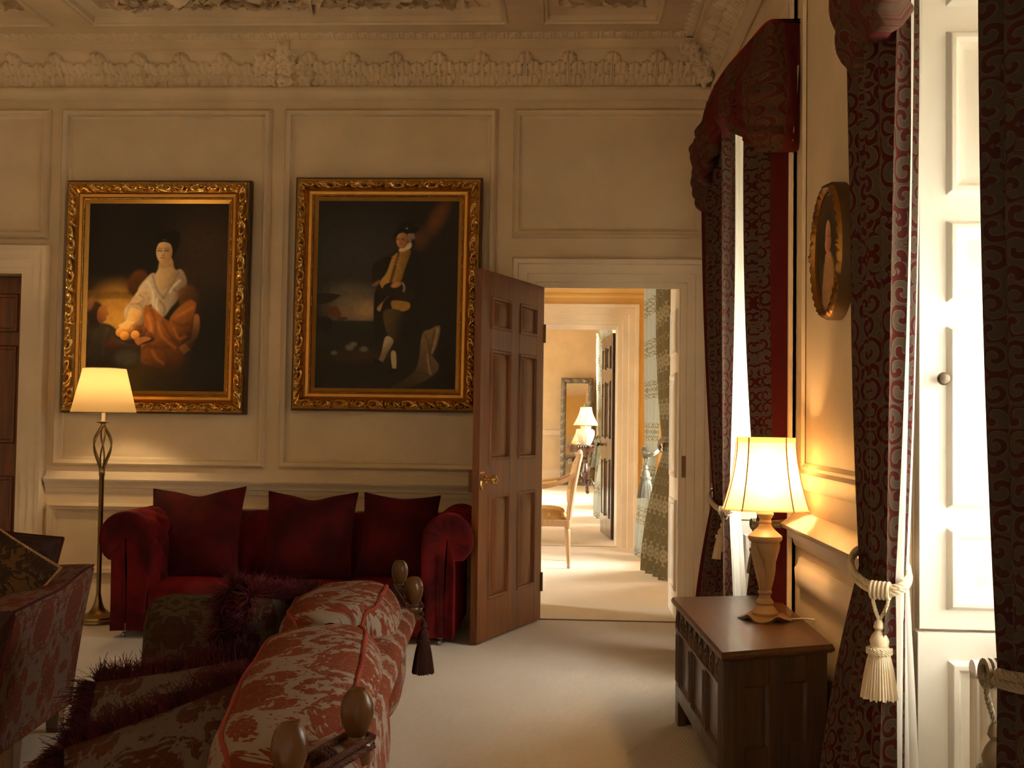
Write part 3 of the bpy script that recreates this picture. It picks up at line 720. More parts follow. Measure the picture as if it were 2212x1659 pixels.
# ------------------------------------------------------------------ oil paintings
def lin(c): c = np.asarray(c, float)/255; return np.where(c <= .04045, c/12.92, ((c+.055)/1.055)**2.4)
class Oil:
    def __init__(s, box, n, gain):
        x0, y0, x1, y1 = box; m = int(n*(y1-y0)/(x1-x0)); s.nx, s.ny = n, m; s.gain = gain; s.so, s.sw = .8, 1.15
        s.X, s.Y = np.meshgrid(np.linspace(x0, x1, n), np.linspace(y0, y1, m)); s.I = np.zeros((m, n, 3))
        r = np.random.default_rng(3); k = r.normal(size=(m//6+2, n//6+2))
        yi, xi = np.linspace(0, m//6, m), np.linspace(0, n//6, n); a, b = yi.astype(int), xi.astype(int); fy, fx = (yi-a)[:, None], (xi-b)[None]
        s.N = (k[a][:, b]*(1-fy)*(1-fx)+k[a+1][:, b]*fy*(1-fx)+k[a][:, b+1]*(1-fy)*fx+k[a+1][:, b+1]*fy*fx)
    def put(s, m, c, c2=None, d=None):
        col = np.broadcast_to(lin(c), s.I.shape)
        if c2 is not None: col = col+(lin(c2)-lin(c))*d[..., None]
        m = m[..., None]; s.I = s.I*(1-m)+col*(1+.07*s.N[..., None])*m
    def ell(s, cx, cy, rx, ry, c, soft=.3, op=1, rot=0, c2=None, ld=(1, .6)):
        co, si = math.cos(rot), math.sin(rot); dx, dy = s.X-cx, s.Y-cy
        u, v = (dx*co+dy*si)/rx, (-dx*si+dy*co)/ry; q = np.hypot(u, v)
        d = np.clip(.5+.5*(u*ld[0]+v*ld[1])/1.1, 0, 1) if c2 is not None else None
        s.put(op*(1-sm(1-soft, 1+soft, q)), c, c2, d)
    def sd(s, p):
        p = np.asarray(p, float); D = np.full(s.X.shape, 1e9); ins = np.zeros(s.X.shape, bool)
        for (ax, ay), (bx, by) in zip(p, np.roll(p, -1, 0)):
            ex, ey = bx-ax, by-ay; t = np.clip(((s.X-ax)*ex+(s.Y-ay)*ey)/(ex*ex+ey*ey+1e-9), 0, 1)
            D = np.minimum(D, np.hypot(s.X-ax-t*ex, s.Y-ay-t*ey))
            if ay != by: ins ^= ((ay > s.Y) != (by > s.Y)) & (s.X < ax+(s.Y-ay)*ex/ey)
        return np.where(ins, -D, D)
    def poly(s, p, c, soft=6, op=1, c2=None, g=None, smooth=True):
        if smooth: p = spline(p, len(p)*5, True)
        d = None
        if c2 is not None:
            (ax, ay), (bx, by) = g; d = np.clip(((s.X-ax)*(bx-ax)+(s.Y-ay)*(by-ay))/((bx-ax)**2+(by-ay)**2), 0, 1)
        s.put(op*(1-sm(-soft, soft, s.sd(p))), c, c2, d)
    def stroke(s, p, w, c, op=.7, soft=None):
        p = spline(p, 24); D = np.full(s.X.shape, 1e9)
        for (ax, ay), (bx, by) in zip(p[:-1], p[1:]):
            ex, ey = bx-ax, by-ay; t = np.clip(((s.X-ax)*ex+(s.Y-ay)*ey)/(ex*ex+ey*ey+1e-9), 0, 1)
            D = np.minimum(D, np.hypot(s.X-ax-t*ex, s.Y-ay-t*ey))
        s.put(op*s.so*np.exp(-(D/(w*s.sw))**2), c)
    def face(s, cx, cy, rx, ry, c, sh, turn=-.15):
        s.ell(cx, cy, rx, ry, c, .08, 1, 0, sh, (1, .25))
        s.so, s.sw = 1.0, 1.15; e = (70, 48, 30); x = cx+turn*rx
        for k in (-.42, .42):
            s.stroke([(x+k*rx-.22*rx, cy-.08*ry), (x+k*rx, cy-.12*ry), (x+k*rx+.22*rx, cy-.07*ry)], .085*rx, (28, 18, 12), .85)
            s.stroke([(x+k*rx-.28*rx, cy-.27*ry), (x+k*rx, cy-.33*ry), (x+k*rx+.26*rx, cy-.27*ry)], .05*rx, e, .7)
        s.stroke([(x+.12*rx, cy-.1*ry), (x+.14*rx, cy+.15*ry), (x+.05*rx, cy+.26*ry)], .07*rx, sh, .6)
        s.stroke([(x-.1*rx, cy+.27*ry), (x+.05*rx, cy+.29*ry), (x+.16*rx, cy+.26*ry)], .06*rx, (90, 50, 35), .7)
        s.stroke([(x-.2*rx, cy+.50*ry), (x+.03*rx, cy+.48*ry), (x+.24*rx, cy+.50*ry)], .08*rx, (150, 55, 40), .8)
    def mesh(s, fn):
        """fn(u, v): u across, v down"""
        U, V = np.meshgrid(np.linspace(0, 1, s.nx), np.linspace(0, 1, s.ny)); G = fn(U, V)
        mb = MB(); mb.grid(G); return mb, np.clip(s.I*s.gain, .002, .9).reshape(-1, 3)
def paint_lady():
    o = Oil((288, 252, 1150, 1420), 300, 1.45); o.I[:] = lin((20, 14, 9))
    o.ell(1020, 560, 210, 260, (52, 36, 24), .8, .85); o.ell(480, 380, 120, 240, (30, 18, 10), .8, .7); o.ell(960, 480, 120, 80, (58, 42, 28), .8, .5)
    o.ell(450, 760, 160, 50, (60, 42, 20), .7, .6); o.poly([(288, 795), (560, 795), (560, 830), (288, 835)], (78, 54, 20), 4, .7, smooth=False)
    o.ell(470, 930, 150, 150, (178, 128, 48), .6, .95); o.poly([(288, 800), (560, 800), (560, 845), (288, 850)], (85, 58, 22), 12, .6, smooth=False)
    o.ell(600, 750, 62, 85, (98, 54, 16), .2, .95, .3, (40, 22, 8), (.3, 1)); o.ell(900, 730, 60, 90, (48, 30, 16), .4, .8)
    o.poly([(700, 540), (704, 476), (716, 440), (752, 424), (778, 434), (806, 420), (848, 432), (856, 480), (838, 540), (812, 585), (790, 500)], (14, 10, 8), 6)
    o.poly([(738, 600), (800, 590), (822, 655), (858, 690), (800, 770), (728, 800), (690, 730), (722, 665)], (206, 176, 126), 8, 1, (128, 92, 58), ((710, 660), (860, 720)))
    o.poly([(742, 600), (798, 592), (812, 640), (740, 655)], (150, 112, 72), 8, .6)
    o.poly([(600, 800), (648, 722), (700, 688), (735, 792), (802, 752), (848, 662), (888, 690), (902, 770), (850, 850), (805, 905), (762, 958), (700, 922), (684, 880), (640, 900)], (196, 176, 146), 7, 1, (96, 76, 56), ((640, 760), (900, 860)))
    for a in ([(690, 700), (720, 790), (760, 840)], [(850, 680), (800, 780), (760, 840)], [(740, 860), (770, 900), (768, 945)], [(820, 780), (850, 800), (890, 780)]): o.stroke(a, 7, (88, 70, 50), .6)
    for a in ([(660, 740), (690, 800), (700, 880)], [(800, 800), (820, 770), (860, 730)], [(720, 850), (715, 890), (725, 915)]): o.stroke(a, 7, (226, 208, 178), .6)
    o.poly([(600, 800), (655, 775), (680, 850), (650, 930), (632, 1000), (596, 1000), (622, 935), (565, 918), (530, 976), (520, 916), (560, 860)], (202, 172, 130), 6, 1, (120, 90, 60), ((540, 860), (660, 980)))
    for a in ([(610, 820), (640, 850), (600, 880)], [(560, 880), (610, 880), (640, 910)], [(640, 930), (625, 980), (612, 1000)]): o.stroke(a, 5, (120, 92, 62), .6)
    o.poly([(615, 1140), (900, 1120), (940, 1240), (905, 1370), (780, 1395), (640, 1300)], (78, 44, 15), 26, .9, (30, 18, 8), ((700, 1150), (880, 1380)))
    o.poly([(850, 800), (930, 760), (985, 830), (995, 930), (950, 975), (880, 920)], (92, 54, 18), 16, .9, (38, 22, 9), ((860, 830), (990, 900)))
    o.poly([(648, 890), (700, 905), (762, 962), (822, 985), (880, 905), (962, 865), (945, 990), (936, 1080), (880, 1120), (902, 1200), (870, 1300), (800, 1330), (740, 1280), (640, 1245), (610, 1165), (652, 1080), (640, 985)], (140, 80, 24), 8, 1, (58, 30, 10), ((660, 1000), (900, 1260)))
    o.poly([(800, 985), (850, 905), (930, 850), (958, 900), (930, 1000), (935, 1070), (870, 1100), (820, 1070)], (146, 86, 28), 8, .9, (70, 38, 13), ((840, 940), (930, 1080)))
    for a in ([(690, 920), (720, 1010), (700, 1100), (640, 1160)], [(760, 980), (800, 1060), (870, 1140)], [(830, 990), (870, 1010), (925, 1000)], [(840, 1060), (890, 1080), (930, 1060)], [(660, 1140), (760, 1150), (880, 1130)], [(780, 1170), (800, 1240), (790, 1310)]): o.stroke(a, 9, (72, 32, 8), .6)
    for a in ([(665, 950), (690, 1040), (670, 1110)], [(730, 1000), (760, 1080), (840, 1150)], [(850, 950), (890, 930), (940, 900)], [(830, 1030), (860, 1090), (900, 1080)], [(700, 1170), (730, 1220), (770, 1250)]): o.stroke(a, 9, (186, 116, 46), .55)
    o.poly([(955, 950), (986, 955), (986, 1050), (956, 1125), (925, 1172), (885, 1155), (902, 1112), (940, 1085)], (150, 102, 56), 6, 1, (84, 52, 28), ((940, 1000), (990, 1100)))
    for k in range(4): o.stroke([(905+8*k, 1130+10*k), (885+8*k, 1140+11*k), (872+9*k, 1150+10*k)], 6, (160, 112, 64), .8)
    o.poly([(560, 905), (628, 930), (604, 985), (566, 1015), (512, 1035), (488, 1012), (530, 988)], (224, 176, 104), 6, 1, (160, 108, 56), ((540, 950), (610, 1010)))
    o.poly([(288, 1030), (350, 1000), (440, 1012), (505, 1080), (512, 1130), (620, 1118), (622, 1245), (560, 1275), (288, 1295)], (50, 41, 28), 8, 1, (24, 18, 12), ((440, 1020), (340, 1280)))
    for a in ([(350, 1040), (330, 1120), (300, 1200)], [(420, 1030), (400, 1110), (390, 1200)], [(500, 1100), (480, 1180), (500, 1250)]): o.stroke(a, 9, (74, 62, 44), .5)
    o.ell(335, 985, 40, 50, (28, 18, 10), .3); o.ell(332, 925, 58, 62, (66, 40, 24), .2, 1, 0, (30, 18, 11), (.4, 1)); o.ell(300, 880, 26, 46, (150, 100, 60), .5, .6, .5)
    o.poly([(362, 905), (398, 888), (414, 915), (422, 945), (408, 958), (408, 978), (372, 1002), (350, 965)], (160, 102, 44), 5, 1, (84, 46, 20), ((400, 900), (360, 1000)))
    o.ell(330, 1140, 70, 110, (52, 44, 28), .6, .6); o.ell(460, 1140, 50, 52, (78, 40, 20), .5, .8, 0, (38, 20, 11), (.4, 1)); o.ell(545, 1215, 70, 45, (66, 68, 60), .6, .8)
    o.poly([(465, 1080), (560, 1105), (690, 1085), (708, 1105), (640, 1130), (540, 1125)], (40, 22, 12), 5)
    for x, y, r in ((640, 1050, 30), (678, 1078, 26), (612, 1040, 26), (548, 1030, 27), (497, 1058, 27), (525, 1078, 28), (592, 1072, 27)):
        d = x > 610; o.ell(x, y, r, r, (120, 62, 28) if d else (222, 158, 72), .1, 1, 0, (58, 26, 12) if d else (150, 84, 30), (.5, 1))
    o.poly([(590, 1100), (650, 1082), (690, 1095), (640, 1120), (610, 1135)], (146, 92, 46), 5)
    for k in range(4): o.stroke([(540+12*k, 985+3*k), (515+13*k, 1005), (498+16*k, 1028)], 6, (226, 178, 108), .8)
    o.ell(620, 1350, 130, 80, (84, 68, 14), .7, .7); o.ell(800, 1400, 160, 60, (34, 22, 9), .6, .8); o.ell(370, 1390, 120, 90, (60, 34, 10), .7, .6)
    o.ell(760, 1345, 210, 90, (26, 17, 8), .9, .85); o.ell(960, 1180, 60, 160, (18, 12, 8), .8, .6)
    o.face(758, 553, 50, 74, (216, 184, 134), (150, 108, 66)); o.poly([(704, 520), (712, 486), (760, 478), (800, 490), (812, 540), (796, 505), (756, 492), (722, 500)], (16, 11, 8), 4)
    return o
def paint_officer():
    o = Oil((262, 235, 1155, 1405), 300, 1.7); o.I[:] = lin((19, 17, 16))
    o.ell(520, 620, 330, 260, (46, 43, 40), .8, .9); o.ell(1010, 700, 200, 600, (26, 17, 11), .6, .9); o.ell(1020, 340, 45, 120, (92, 52, 20), .7, .8, .5); o.ell(910, 470, 50, 60, (82, 50, 22), .8, .7)
    o.ell(520, 905, 170, 100, (112, 98, 74), .7, .9); o.ell(480, 800, 150, 50, (84, 78, 66), .8, .6); o.ell(590, 920, 70, 50, (148, 124, 84), .7, .7)
    o.poly([(262, 980), (640, 985), (640, 1170), (262, 1180)], (29, 29, 25), 6, .95, smooth=False)
    o.poly([(262, 1160), (700, 1110), (1155, 1080), (1155, 1405), (262, 1405)], (26, 19, 12), 18, .9, smooth=False); o.ell(520, 1205, 160, 40, (58, 40, 22), .7, .6)
    for x, y, r in ((480, 1150, 26), (570, 1160, 24), (380, 1185, 18), (505, 1130, 20)): o.ell(x, y, r, r*.7, (112, 106, 94), .6, .7)
    o.poly([(262, 815), (410, 822), (380, 850), (340, 872), (262, 878)], (28, 24, 20), 4, .95); o.poly([(262, 975), (330, 960), (365, 990), (350, 1040), (262, 1045)], (20, 17, 14), 6, .95)
    for x in (285, 315, 330): o.stroke([(x, 700), (x+3, 850), (x+2, 980)], 2.5, (34, 28, 22), .8)
    o.poly([(330, 912), (385, 895), (418, 935), (412, 968), (360, 955)], (84, 40, 26), 6, .9); o.poly([(400, 965), (455, 962), (455, 978), (400, 980)], (70, 36, 24), 4)
    o.poly([(612, 655), (640, 610), (720, 570), (790, 540), (880, 545), (932, 620), (948, 800), (905, 900), (936, 1072), (905, 1085), (868, 930), (745, 905), (694, 1052), (636, 1062), (628, 830), (655, 750), (618, 772)], (21, 14, 10), 6)
    o.stroke([(625, 760), (640, 750), (655, 740)], 9, (150, 112, 80), .9)
    o.poly([(742, 582), (790, 548), (846, 538), (852, 565), (822, 650), (792, 742), (740, 780), (690, 792), (664, 742), (705, 680)], (168, 130, 60), 5, 1, (96, 68, 26), ((720, 660), (840, 680)))
    o.poly([(770, 560), (785, 560), (735, 760), (715, 770)], (60, 40, 18), 4, .8)
    for k in range(5): o.stroke([(735+14*k, 640+24*k-60), (770+6*k, 650+22*k-60)], 4, (190, 156, 84), .35)
    o.poly([(690, 760), (760, 745), (812, 745), (815, 785), (740, 800), (650, 915), (640, 890)], (30, 20, 13), 5); o.poly([(650, 900), (720, 830), (690, 860), (668, 922)], (140, 108, 52), 4)
    o.poly([(742, 858), (845, 865), (852, 905), (800, 925), (752, 915)], (152, 116, 50), 5); o.poly([(760, 780), (860, 785), (880, 840), (780, 850)], (34, 23, 14), 6)
    o.ell(765, 758, 32, 16, (176, 124, 82), .3, 1, -.3); o.stroke([(805, 745), (818, 770), (815, 795)], 5, (170, 156, 126), .8)
    o.poly([(690, 925), (810, 925), (802, 1060), (765, 1112), (722, 1075)], (82, 64, 36), 6, 1, (40, 30, 17), ((720, 980), (800, 1000)))
    o.poly([(702, 1092), (730, 1080), (758, 1112), (722, 1182), (692, 1240), (666, 1232), (684, 1180)], (176, 160, 130), 4, 1, (110, 94, 70), ((690, 1100), (740, 1160))); o.poly([(744, 1180), (774, 1180), (778, 1282), (756, 1282)], (164, 148, 118), 4)
    o.poly([(640, 1215), (668, 1228), (690, 1240), (672, 1252), (640, 1240)], (14, 10, 8), 3); o.poly([(745, 1282), (778, 1280), (785, 1300), (730, 1305)], (12, 9, 7), 3)
    o.poly([(740, 1402), (900, 1290), (938, 1070), (985, 1035), (1050, 1015), (1030, 1140), (1002, 1190), (1050, 1262), (1000, 1330), (850, 1402)], (122, 100, 68), 6, 1, (52, 38, 22), ((1010, 1040), (860, 1380)))
    for a in ([(960, 1070), (985, 1140), (990, 1300)], [(1020, 1040), (1000, 1130), (1000, 1190)], [(900, 1300), (960, 1310), (1000, 1325)]): o.stroke(a, 7, (62, 46, 28), .7)
    for a in ([(1035, 1030), (1018, 1120), (1005, 1180)], [(975, 1190), (985, 1260), (996, 1310)]): o.stroke(a, 6, (164, 140, 102), .7)
    o.ell(852, 462, 26, 32, (116, 104, 88), .2); o.ell(868, 500, 14, 30, (30, 22, 16), .3)
    o.poly([(782, 532), (850, 492), (852, 528), (792, 552)], (184, 168, 138), 4); o.face(798, 480, 37, 50, (184, 132, 88), (112, 74, 46), -.35)
    o.poly([(734, 482), (745, 440), (770, 398), (800, 372), (840, 366), (868, 385), (908, 408), (868, 436), (800, 432), (764, 448)], (13, 10, 9), 4); o.ell(826, 405, 6, 6, (120, 110, 90), .4)
    return o
def paint_oval():
    o = Oil((190, 360, 340, 1000), 70, 1.5); o.I[:] = lin((58, 40, 24))
    o.ell(265, 640, 55, 190, (30, 20, 13), .3); o.poly([(230, 1000), (235, 780), (262, 700), (285, 700), (310, 800), (320, 1000)], (150, 112, 74), 8); o.poly([(252, 690), (280, 690), (285, 740), (250, 740)], (170, 122, 82), 5)
    o.face(267, 595, 24, 95, (196, 140, 98), (130, 84, 54), 0); o.poly([(240, 600), (236, 500), (262, 450), (290, 480), (300, 600), (285, 530), (262, 500), (250, 540)], (28, 18, 12), 4)
    return o
def gilt_frame(px4, y_top, y_bot, label, oil, name='portrait_painting'):
    tl, tr, br, bl = [P(*p, y=yy) for p, yy in zip(px4, (y_top, y_top, y_bot, y_bot))]
    c = (tl+tr+br+bl)/4; up = ((tl+tr)-(bl+br))/2; Hh = np.linalg.norm(up)/2; ux = ((tr+br)-(tl+bl))/2; Wh = np.linalg.norm(ux)/2
    upv = up/(2*Hh); rv = ux/(2*Wh); nrm = np.cross(rv, upv)
    if nrm[1] > 0: nrm = -nrm
    F = lambda x, z, o: c+rv*x+upv*z+nrm*o
    t = thing(name, label, 'painting', tuple(c))
    def ring(prof, nm, mat, nper=2, fun=None):
        m = MB()
        for side in range(4):
            G = []
            for ti, (ins, out) in enumerate(prof):
                w, h = Wh-ins, Hh-ins; k = [(-w, h), (w, h), (w, -h), (-w, -h)]; a, b = k[side], k[(side+1) % 4]
                s = np.linspace(0, 1, nper); L = [2*Wh, 2*Hh][side % 2]
                row = [F(a[0]+(b[0]-a[0])*q, a[1]+(b[1]-a[1])*q, out+(fun(q*L, L, ti/(len(prof)-1)) if fun else 0)) for q in s]
                G.append(row)
            m.grid(np.array(G))
        return m.obj(nm, mat, t, angle=40 if fun is None else 70)
    ring([(0, -.02), (0, .034), (.004, .040), (.010, .040), (.014, .036)], 'frame_edge', M_GILTDARK)
    def carve(s, L, tt):
        n = max(3, round(L/.118)); p = s/L*n; f = (p % 1)-.5; dy = (tt-.5)
        hand = 1 if int(p) % 2 else -1
        r = math.hypot(f*.9, dy); an = math.atan2(dy*hand, f)
        sp = math.sin(an*1.0+r*13.0); h = (.5+.5*sp)*max(0, 1-r*1.7)
        g = ((p+.5) % 1)-.5; h = max(h, .8*math.exp(-(g/.10)**2)*(.6+.4*math.sin(dy*26)))
        h = max(h, .9*math.exp(-(f*f+dy*dy)/.006))
        e = min(1, min(tt, 1-tt)*6)
        return .030*h*e
    ring([(.014+.070*k/17, .040+.036*math.sin(PI*(.12+.80*k/17))) for k in range(18)], 'carved_moulding', M_GOLD, int(max(Wh, Hh)*2/.0075), carve)
    ring([(.084, .046), (.088, .040), (.094, .050), (.112, .046), (.115, .040)], 'inner_moulding', M_GOLDFLAT)
    bead = lambda s, L, tt: .006*abs(math.sin(s*PI/.014))*math.sin(PI*tt)
    ring([(.115+.012*k/4, .038+.006*math.sin(PI*k/4)) for k in range(5)], 'beading', M_GOLD, int(max(Wh, Hh)*2/.0045), bead)
    ring([(.127, .036), (.150, .018)], 'gilt_slip', M_GOLDFLAT)
    mb, col = oil.mesh(lambda U, V: c+((2*U-1)*(Wh-.15))[..., None]*rv+((1-2*V)*(Hh-.15))[..., None]*upv+.018*nrm)
    mb.obj('canvas', M_OIL, t, smooth=False, attr=col)
    return t
gilt_frame([(152, 392), (546, 392), (533, 896), (136, 891)], 6.86, 6.905, 'gilt framed portrait of a woman in white and orange touching fruit', paint_lady())
gilt_frame([(643, 384), (1044, 388), (1032, 890), (631, 888)], 6.86, 6.905, 'gilt framed portrait of a standing man in a tricorn hat and yellow waistcoat', paint_officer())
# oval portrait on the pier
oc = P(1799, 543, x=XW-.03); ry_, rz_ = .212, .243
t = thing('oval_portrait', 'small oval portrait in old gilt frame on the pier above the oak chest', 'painting', tuple(oc))
def oring(prof, nm, mat, n=90, fun=None):
    m = MB(); a = np.linspace(0, 2*PI, n, endpoint=False); G = []
    for k, (ins, out) in enumerate(prof):
        G.append([(XW-out-(fun(q, k/(len(prof)-1)) if fun else 0), oc[1]+(ry_-ins)*math.cos(q), oc[2]+(rz_-ins)*math.sin(q)) for q in a])
    m.grid(np.array(G), None, cv=True); return m.obj(nm, mat, t, angle=60)
oring([(0, .001), (0, .042), (.004, .050)], 'frame_edge', M_GILTDARK)
def oc_carve(q, tt):
    f = (q/(2*PI)*34) % 1-.5; h = .5+.5*math.sin(tt*9+f*8)
    g = min(abs(((q/(PI/2)+.02) % 1)), 1)
    return .006*h*math.sin(PI*tt)+(.006*math.sin(PI*tt)*(abs(math.sin(q*40))) if g < .09 else 0)
oring([(.004+.026*k/9, .050+.012*math.sin(PI*k/9)) for k in range(10)], 'carved_moulding', M_OVALGILT, 260, oc_carve)
oring([(.030, .050), (.034, .051), (.042, .049), (.045, .047)], 'gilt_slip', M_OVALGILT)
ov = paint_oval()
def ofn(U, V):
    r = np.hypot(2*U-1, 2*V-1); s = np.maximum(np.abs(2*U-1), np.abs(2*V-1))/np.maximum(r, 1e-6)
    return np.stack([np.full(U.shape, XW-.048), oc[1]-(2*U-1)*s*(ry_-.044), oc[2]+(1-2*V)*s*(rz_-.044)], -1)
mb, col = ov.mesh(ofn); mb.obj('canvas', M_OIL, t, smooth=False, attr=col)

# ------------------------------------------------------------------ floor lamp
def point_light(name, loc, e, col, r, par):
    l = bpy.data.lights.new(name, 'POINT'); l.energy = e; l.color = col; l.shadow_soft_size = r
    o = bpy.data.objects.new(name, l); C.objects.link(o); o.parent = par
    off = Vector((0, 0, 0)); p = par
    while p is not None: off += p.location; p = p.parent
    o.location = Vector(loc)-off; return o
FLY = 6.52; fb_ = P(211, 1327, y=FLY); FX = (P(222, 1000, y=FLY)[0]+P(211, 1300, y=FLY)[0])/2
t = thing('floor_lamp', 'brass floor lamp with twisted cage stem and lit cream shade beside the red sofa', 'floor lamp', (FX, FLY, 0))
zf = lambda py: P(225, py, y=FLY)[2]
m = MB(); m.lathe([(.125, 0), (.128, .008), (.124, .018), (.112, .024), (.108, .036), (.088, .046), (.058, .062), (.038, .085), (.026, .115), (.018, .15), (.016, .17)], (FX, FLY, 0), 40); m.obj('base', M_ANTIQUE, t)
zc0, zc1 = zf(1018), zf(921)
m = MB(); m.lathe([(.014, .16), (.015, zc0-.03), (.018, zc0-.025), (.018, zc0+.02), (.012, zc0+.03)], (FX, FLY, 0), 20); m.obj('pole', M_ANTIQUE, t)
for k in range(6):
    pts = []
    for q in np.linspace(0, 1, 22):
        rr = .012+.046*math.sin(PI*q**1.35)**1.15; a = k*PI/3+.3+q*1.1; pts.append((FX+rr*math.cos(a), FLY+rr*math.sin(a), zc0+(zc1-zc0)*q))
    m = MB(); m.tube(pts, .0055, 8); m.obj('cage_rod', M_ANTIQUE, t)
m = MB(); m.lathe([(.011, zc1-.01), (.016, zc1), (.014, zc1+.015), (.040, zc1+.026), (.044, zc1+.030), (.040, zc1+.032), (.012, zc1+.03)], (FX, FLY, 0), 24); m.obj('drip_dish', M_ANTIQUE, t)
zs0, zs1 = zf(891), zf(796)
m = MB(); m.lathe([(.0115, zc1+.03), (.0115, zs0+.05), (.016, zs0+.055), (.016, zs0+.10)], (FX, FLY, 0), 16); m.obj('candle_sleeve', M_CERAMIC, t)
rs0, rs1 = (P(291, 890, y=FLY)[0]-P(159, 890, y=FLY)[0])/2, (P(272, 796, y=FLY)[0]-P(185, 796, y=FLY)[0])/2
m = MB(); m.grid(np.array([[(FX+r*math.cos(a), FLY+r*math.sin(a), z) for a in np.linspace(0, 2*PI, 64, endpoint=False)] for r, z in [(rs0+(rs1-rs0)*q, zs0+(zs1-zs0)*q) for q in np.linspace(0, 1, 10)]]), None, cv=True); sh = m.obj('lamp_shade', M_SHADET, t)
m = MB(); a = np.linspace(0, 2*PI, 48, endpoint=False)
for r, z in ((rs0, zs0), (rs1, zs1)):
    m = MB(); m.tube([(FX+r*math.cos(q), FLY+r*math.sin(q), z) for q in a], .0025, 6, True)
    if z == zs1:
        for k in range(3): q = k*2*PI/3; m.tube([(FX+rs1*math.cos(q), FLY+rs1*math.sin(q), zs1), (FX, FLY, zs1-.03)], .002, 6)
    m.obj('shade_ring', M_SHADEB, sh)
m = MB(); m.lathe([(.012, 0), (.02, .02), (.027, .05), (.02, .075), (.001, .085)], (FX, FLY, zs0+.10), 14); m.obj('bulb', M_BULB, t)
point_light('floor_lamp_bulb', (FX, FLY, zs0+.155), LAMP_FLOOR, (1, .70, .36), .035, t)
m = MB(); cp = spline([(FX+.10, FLY-.05, .012), (FX+.17, FLY-.13, .006), (FX+.28, FLY-.10, .005), (FX+.5, FLY+.05, .005)], 30); m.tube(cp, .003, 6); m.obj('power_cord', M_BLACK, t)

# ------------------------------------------------------------------ oak chest
CZ = P(1464, 1554, z=0)[1]
ztop = P(1450, 1289, y=CZ)[2]
q_fl, q_fr, q_nl = P(1450, 1289, z=ztop), P(1694, 1285, z=ztop), P(1559, 1411, z=ztop)
q_nr = P(1850, 1394, z=ztop)
def lerp(a, b, t): return np.asarray(a)*(1-t)+np.asarray(b)*t
quad = [q_nl[:2], q_nr[:2], q_fr[:2], q_fl[:2]]
quad[1] = np.array([min(quad[1][0], XW-.034), quad[1][1]]); quad[2] = np.array([min(quad[2][0], XW-.034), quad[2][1]])
def inset(q, d):
    c = sum(q)/4; out = []
    for p in q:
        v = c-p; out.append(p+v/np.linalg.norm(v)*d*1.3)
    return out
chest = thing('oak_chest', 'dark oak panelled chest with carved frieze standing under the oval portrait', 'chest', (*(sum(quad)/4), 0))
def q3(q, z): return [(*p, z) for p in q]
m = MB(); b1 = inset(quad, .006)
for qa, qb, z0, z1 in ((inset(quad, .012), quad, ztop-.030, ztop-.020), (quad, quad, ztop-.020, ztop-.012), (quad, inset(quad, .010), ztop-.012, ztop)):
    m.hexa(q3(qa, z0), q3(qb, z1))
m.obj('lid', M_OAKTOP, chest, smooth=False)
bq = inset(quad, .030)
leg = .055
def bil(q, u, v): return lerp(lerp(q[0], q[1], u), lerp(q[3], q[2], u), v)
# the long front faces the room (q_nl - q_fl); the near end faces the camera (q_nl - q_nr)
def side_fn(a, b):
    a, b = np.asarray(a), np.asarray(b); L = np.linalg.norm(b-a); d = (b-a)/L; n = np.array([d[1], -d[0]]); c = sum(quad)/4
    if (c-a)@n > 0: n = -n
    return L, (lambda x, z, o: (*(a+d*x+n*o), z))
Lf, ff = side_fn(bq[3], bq[0]); Le, fe = side_fn(bq[0], bq[1])
m = MB(); core = inset(bq, .03); m.hexa(q3(core, .115), q3(core, ztop-.03)); m.obj('body', M_OAK, chest, smooth=False)
def fbox(mb, fn, x0, x1, z0, z1, o0, o1): mb.hexa([fn(x0, z0, o0), fn(x1, z0, o0), fn(x1, z0, o1), fn(x0, z0, o1)], [fn(x0, z1, o0), fn(x1, z1, o0), fn(x1, z1, o1), fn(x0, z1, o1)])
zt_ = ztop-.031
fr_ = MB()
sx = [0, .075, .075+(Lf-.27)/3, .135+(Lf-.27)/3, .135+(Lf-.27)*2/3, .195+(Lf-.27)*2/3, Lf-.075, Lf]
for k in (0, 2, 4, 6): fbox(fr_, ff, sx[k], sx[k+1], .105 if k in (2, 4) else .0, zt_, -.034, 0)
for k in (1, 3, 5): fbox(fr_, ff, sx[k], sx[k+1], zt_-.105, zt_, -.034, 0); fbox(fr_, ff, sx[k], sx[k+1], .105, .17, -.034, 0)
fr_.obj('front_frame', M_OAKZ, chest, smooth=False, bevel=.003)
for k in (1, 3, 5):
    m = MB(); m.rects(ff, sx[k], sx[k+1], .17, zt_-.105, [(0, -.004), (.006, -.008), (.012, -.018), (.02, -.020)], True); m.obj('front_panel', M_OAKZ, chest)
for k in range(4):                                                           # channel mouldings on the stiles
    m = MB(); x0, x1 = sx[2*k], sx[2*k+1]
    for j in range(3):
        xm = x0+(x1-x0)*(.28+.22*j); m.tube([ff(xm, .18, .0), ff(xm, zt_-.12, .0)], .0045, 8)
    m.obj('stile_moulding', M_OAKZ, chest)
m = MB(); na = int((Lf-.03)/.105)
for j in range(na):                                                          # carved arcade with leaves
    xc = .02+(Lf-.04)*(j+.5)/na
    m.tube([ff(xc-.044*math.cos(q), zt_-.088+.072*math.sin(q), .002) for q in np.linspace(0, PI, 13)], .0055, 6)
    m.tube([ff(xc-.028*math.cos(q), zt_-.088+.048*math.sin(q), .002) for q in np.linspace(0, PI, 11)], .0035, 6)
    for s_ in (-1, 0, 1): m.tube([ff(xc, zt_-.088, .002), ff(xc+.012*s_, zt_-.066, .005), ff(xc+.016*s_, zt_-.052, .001)], [.003, .006, .002], 6)
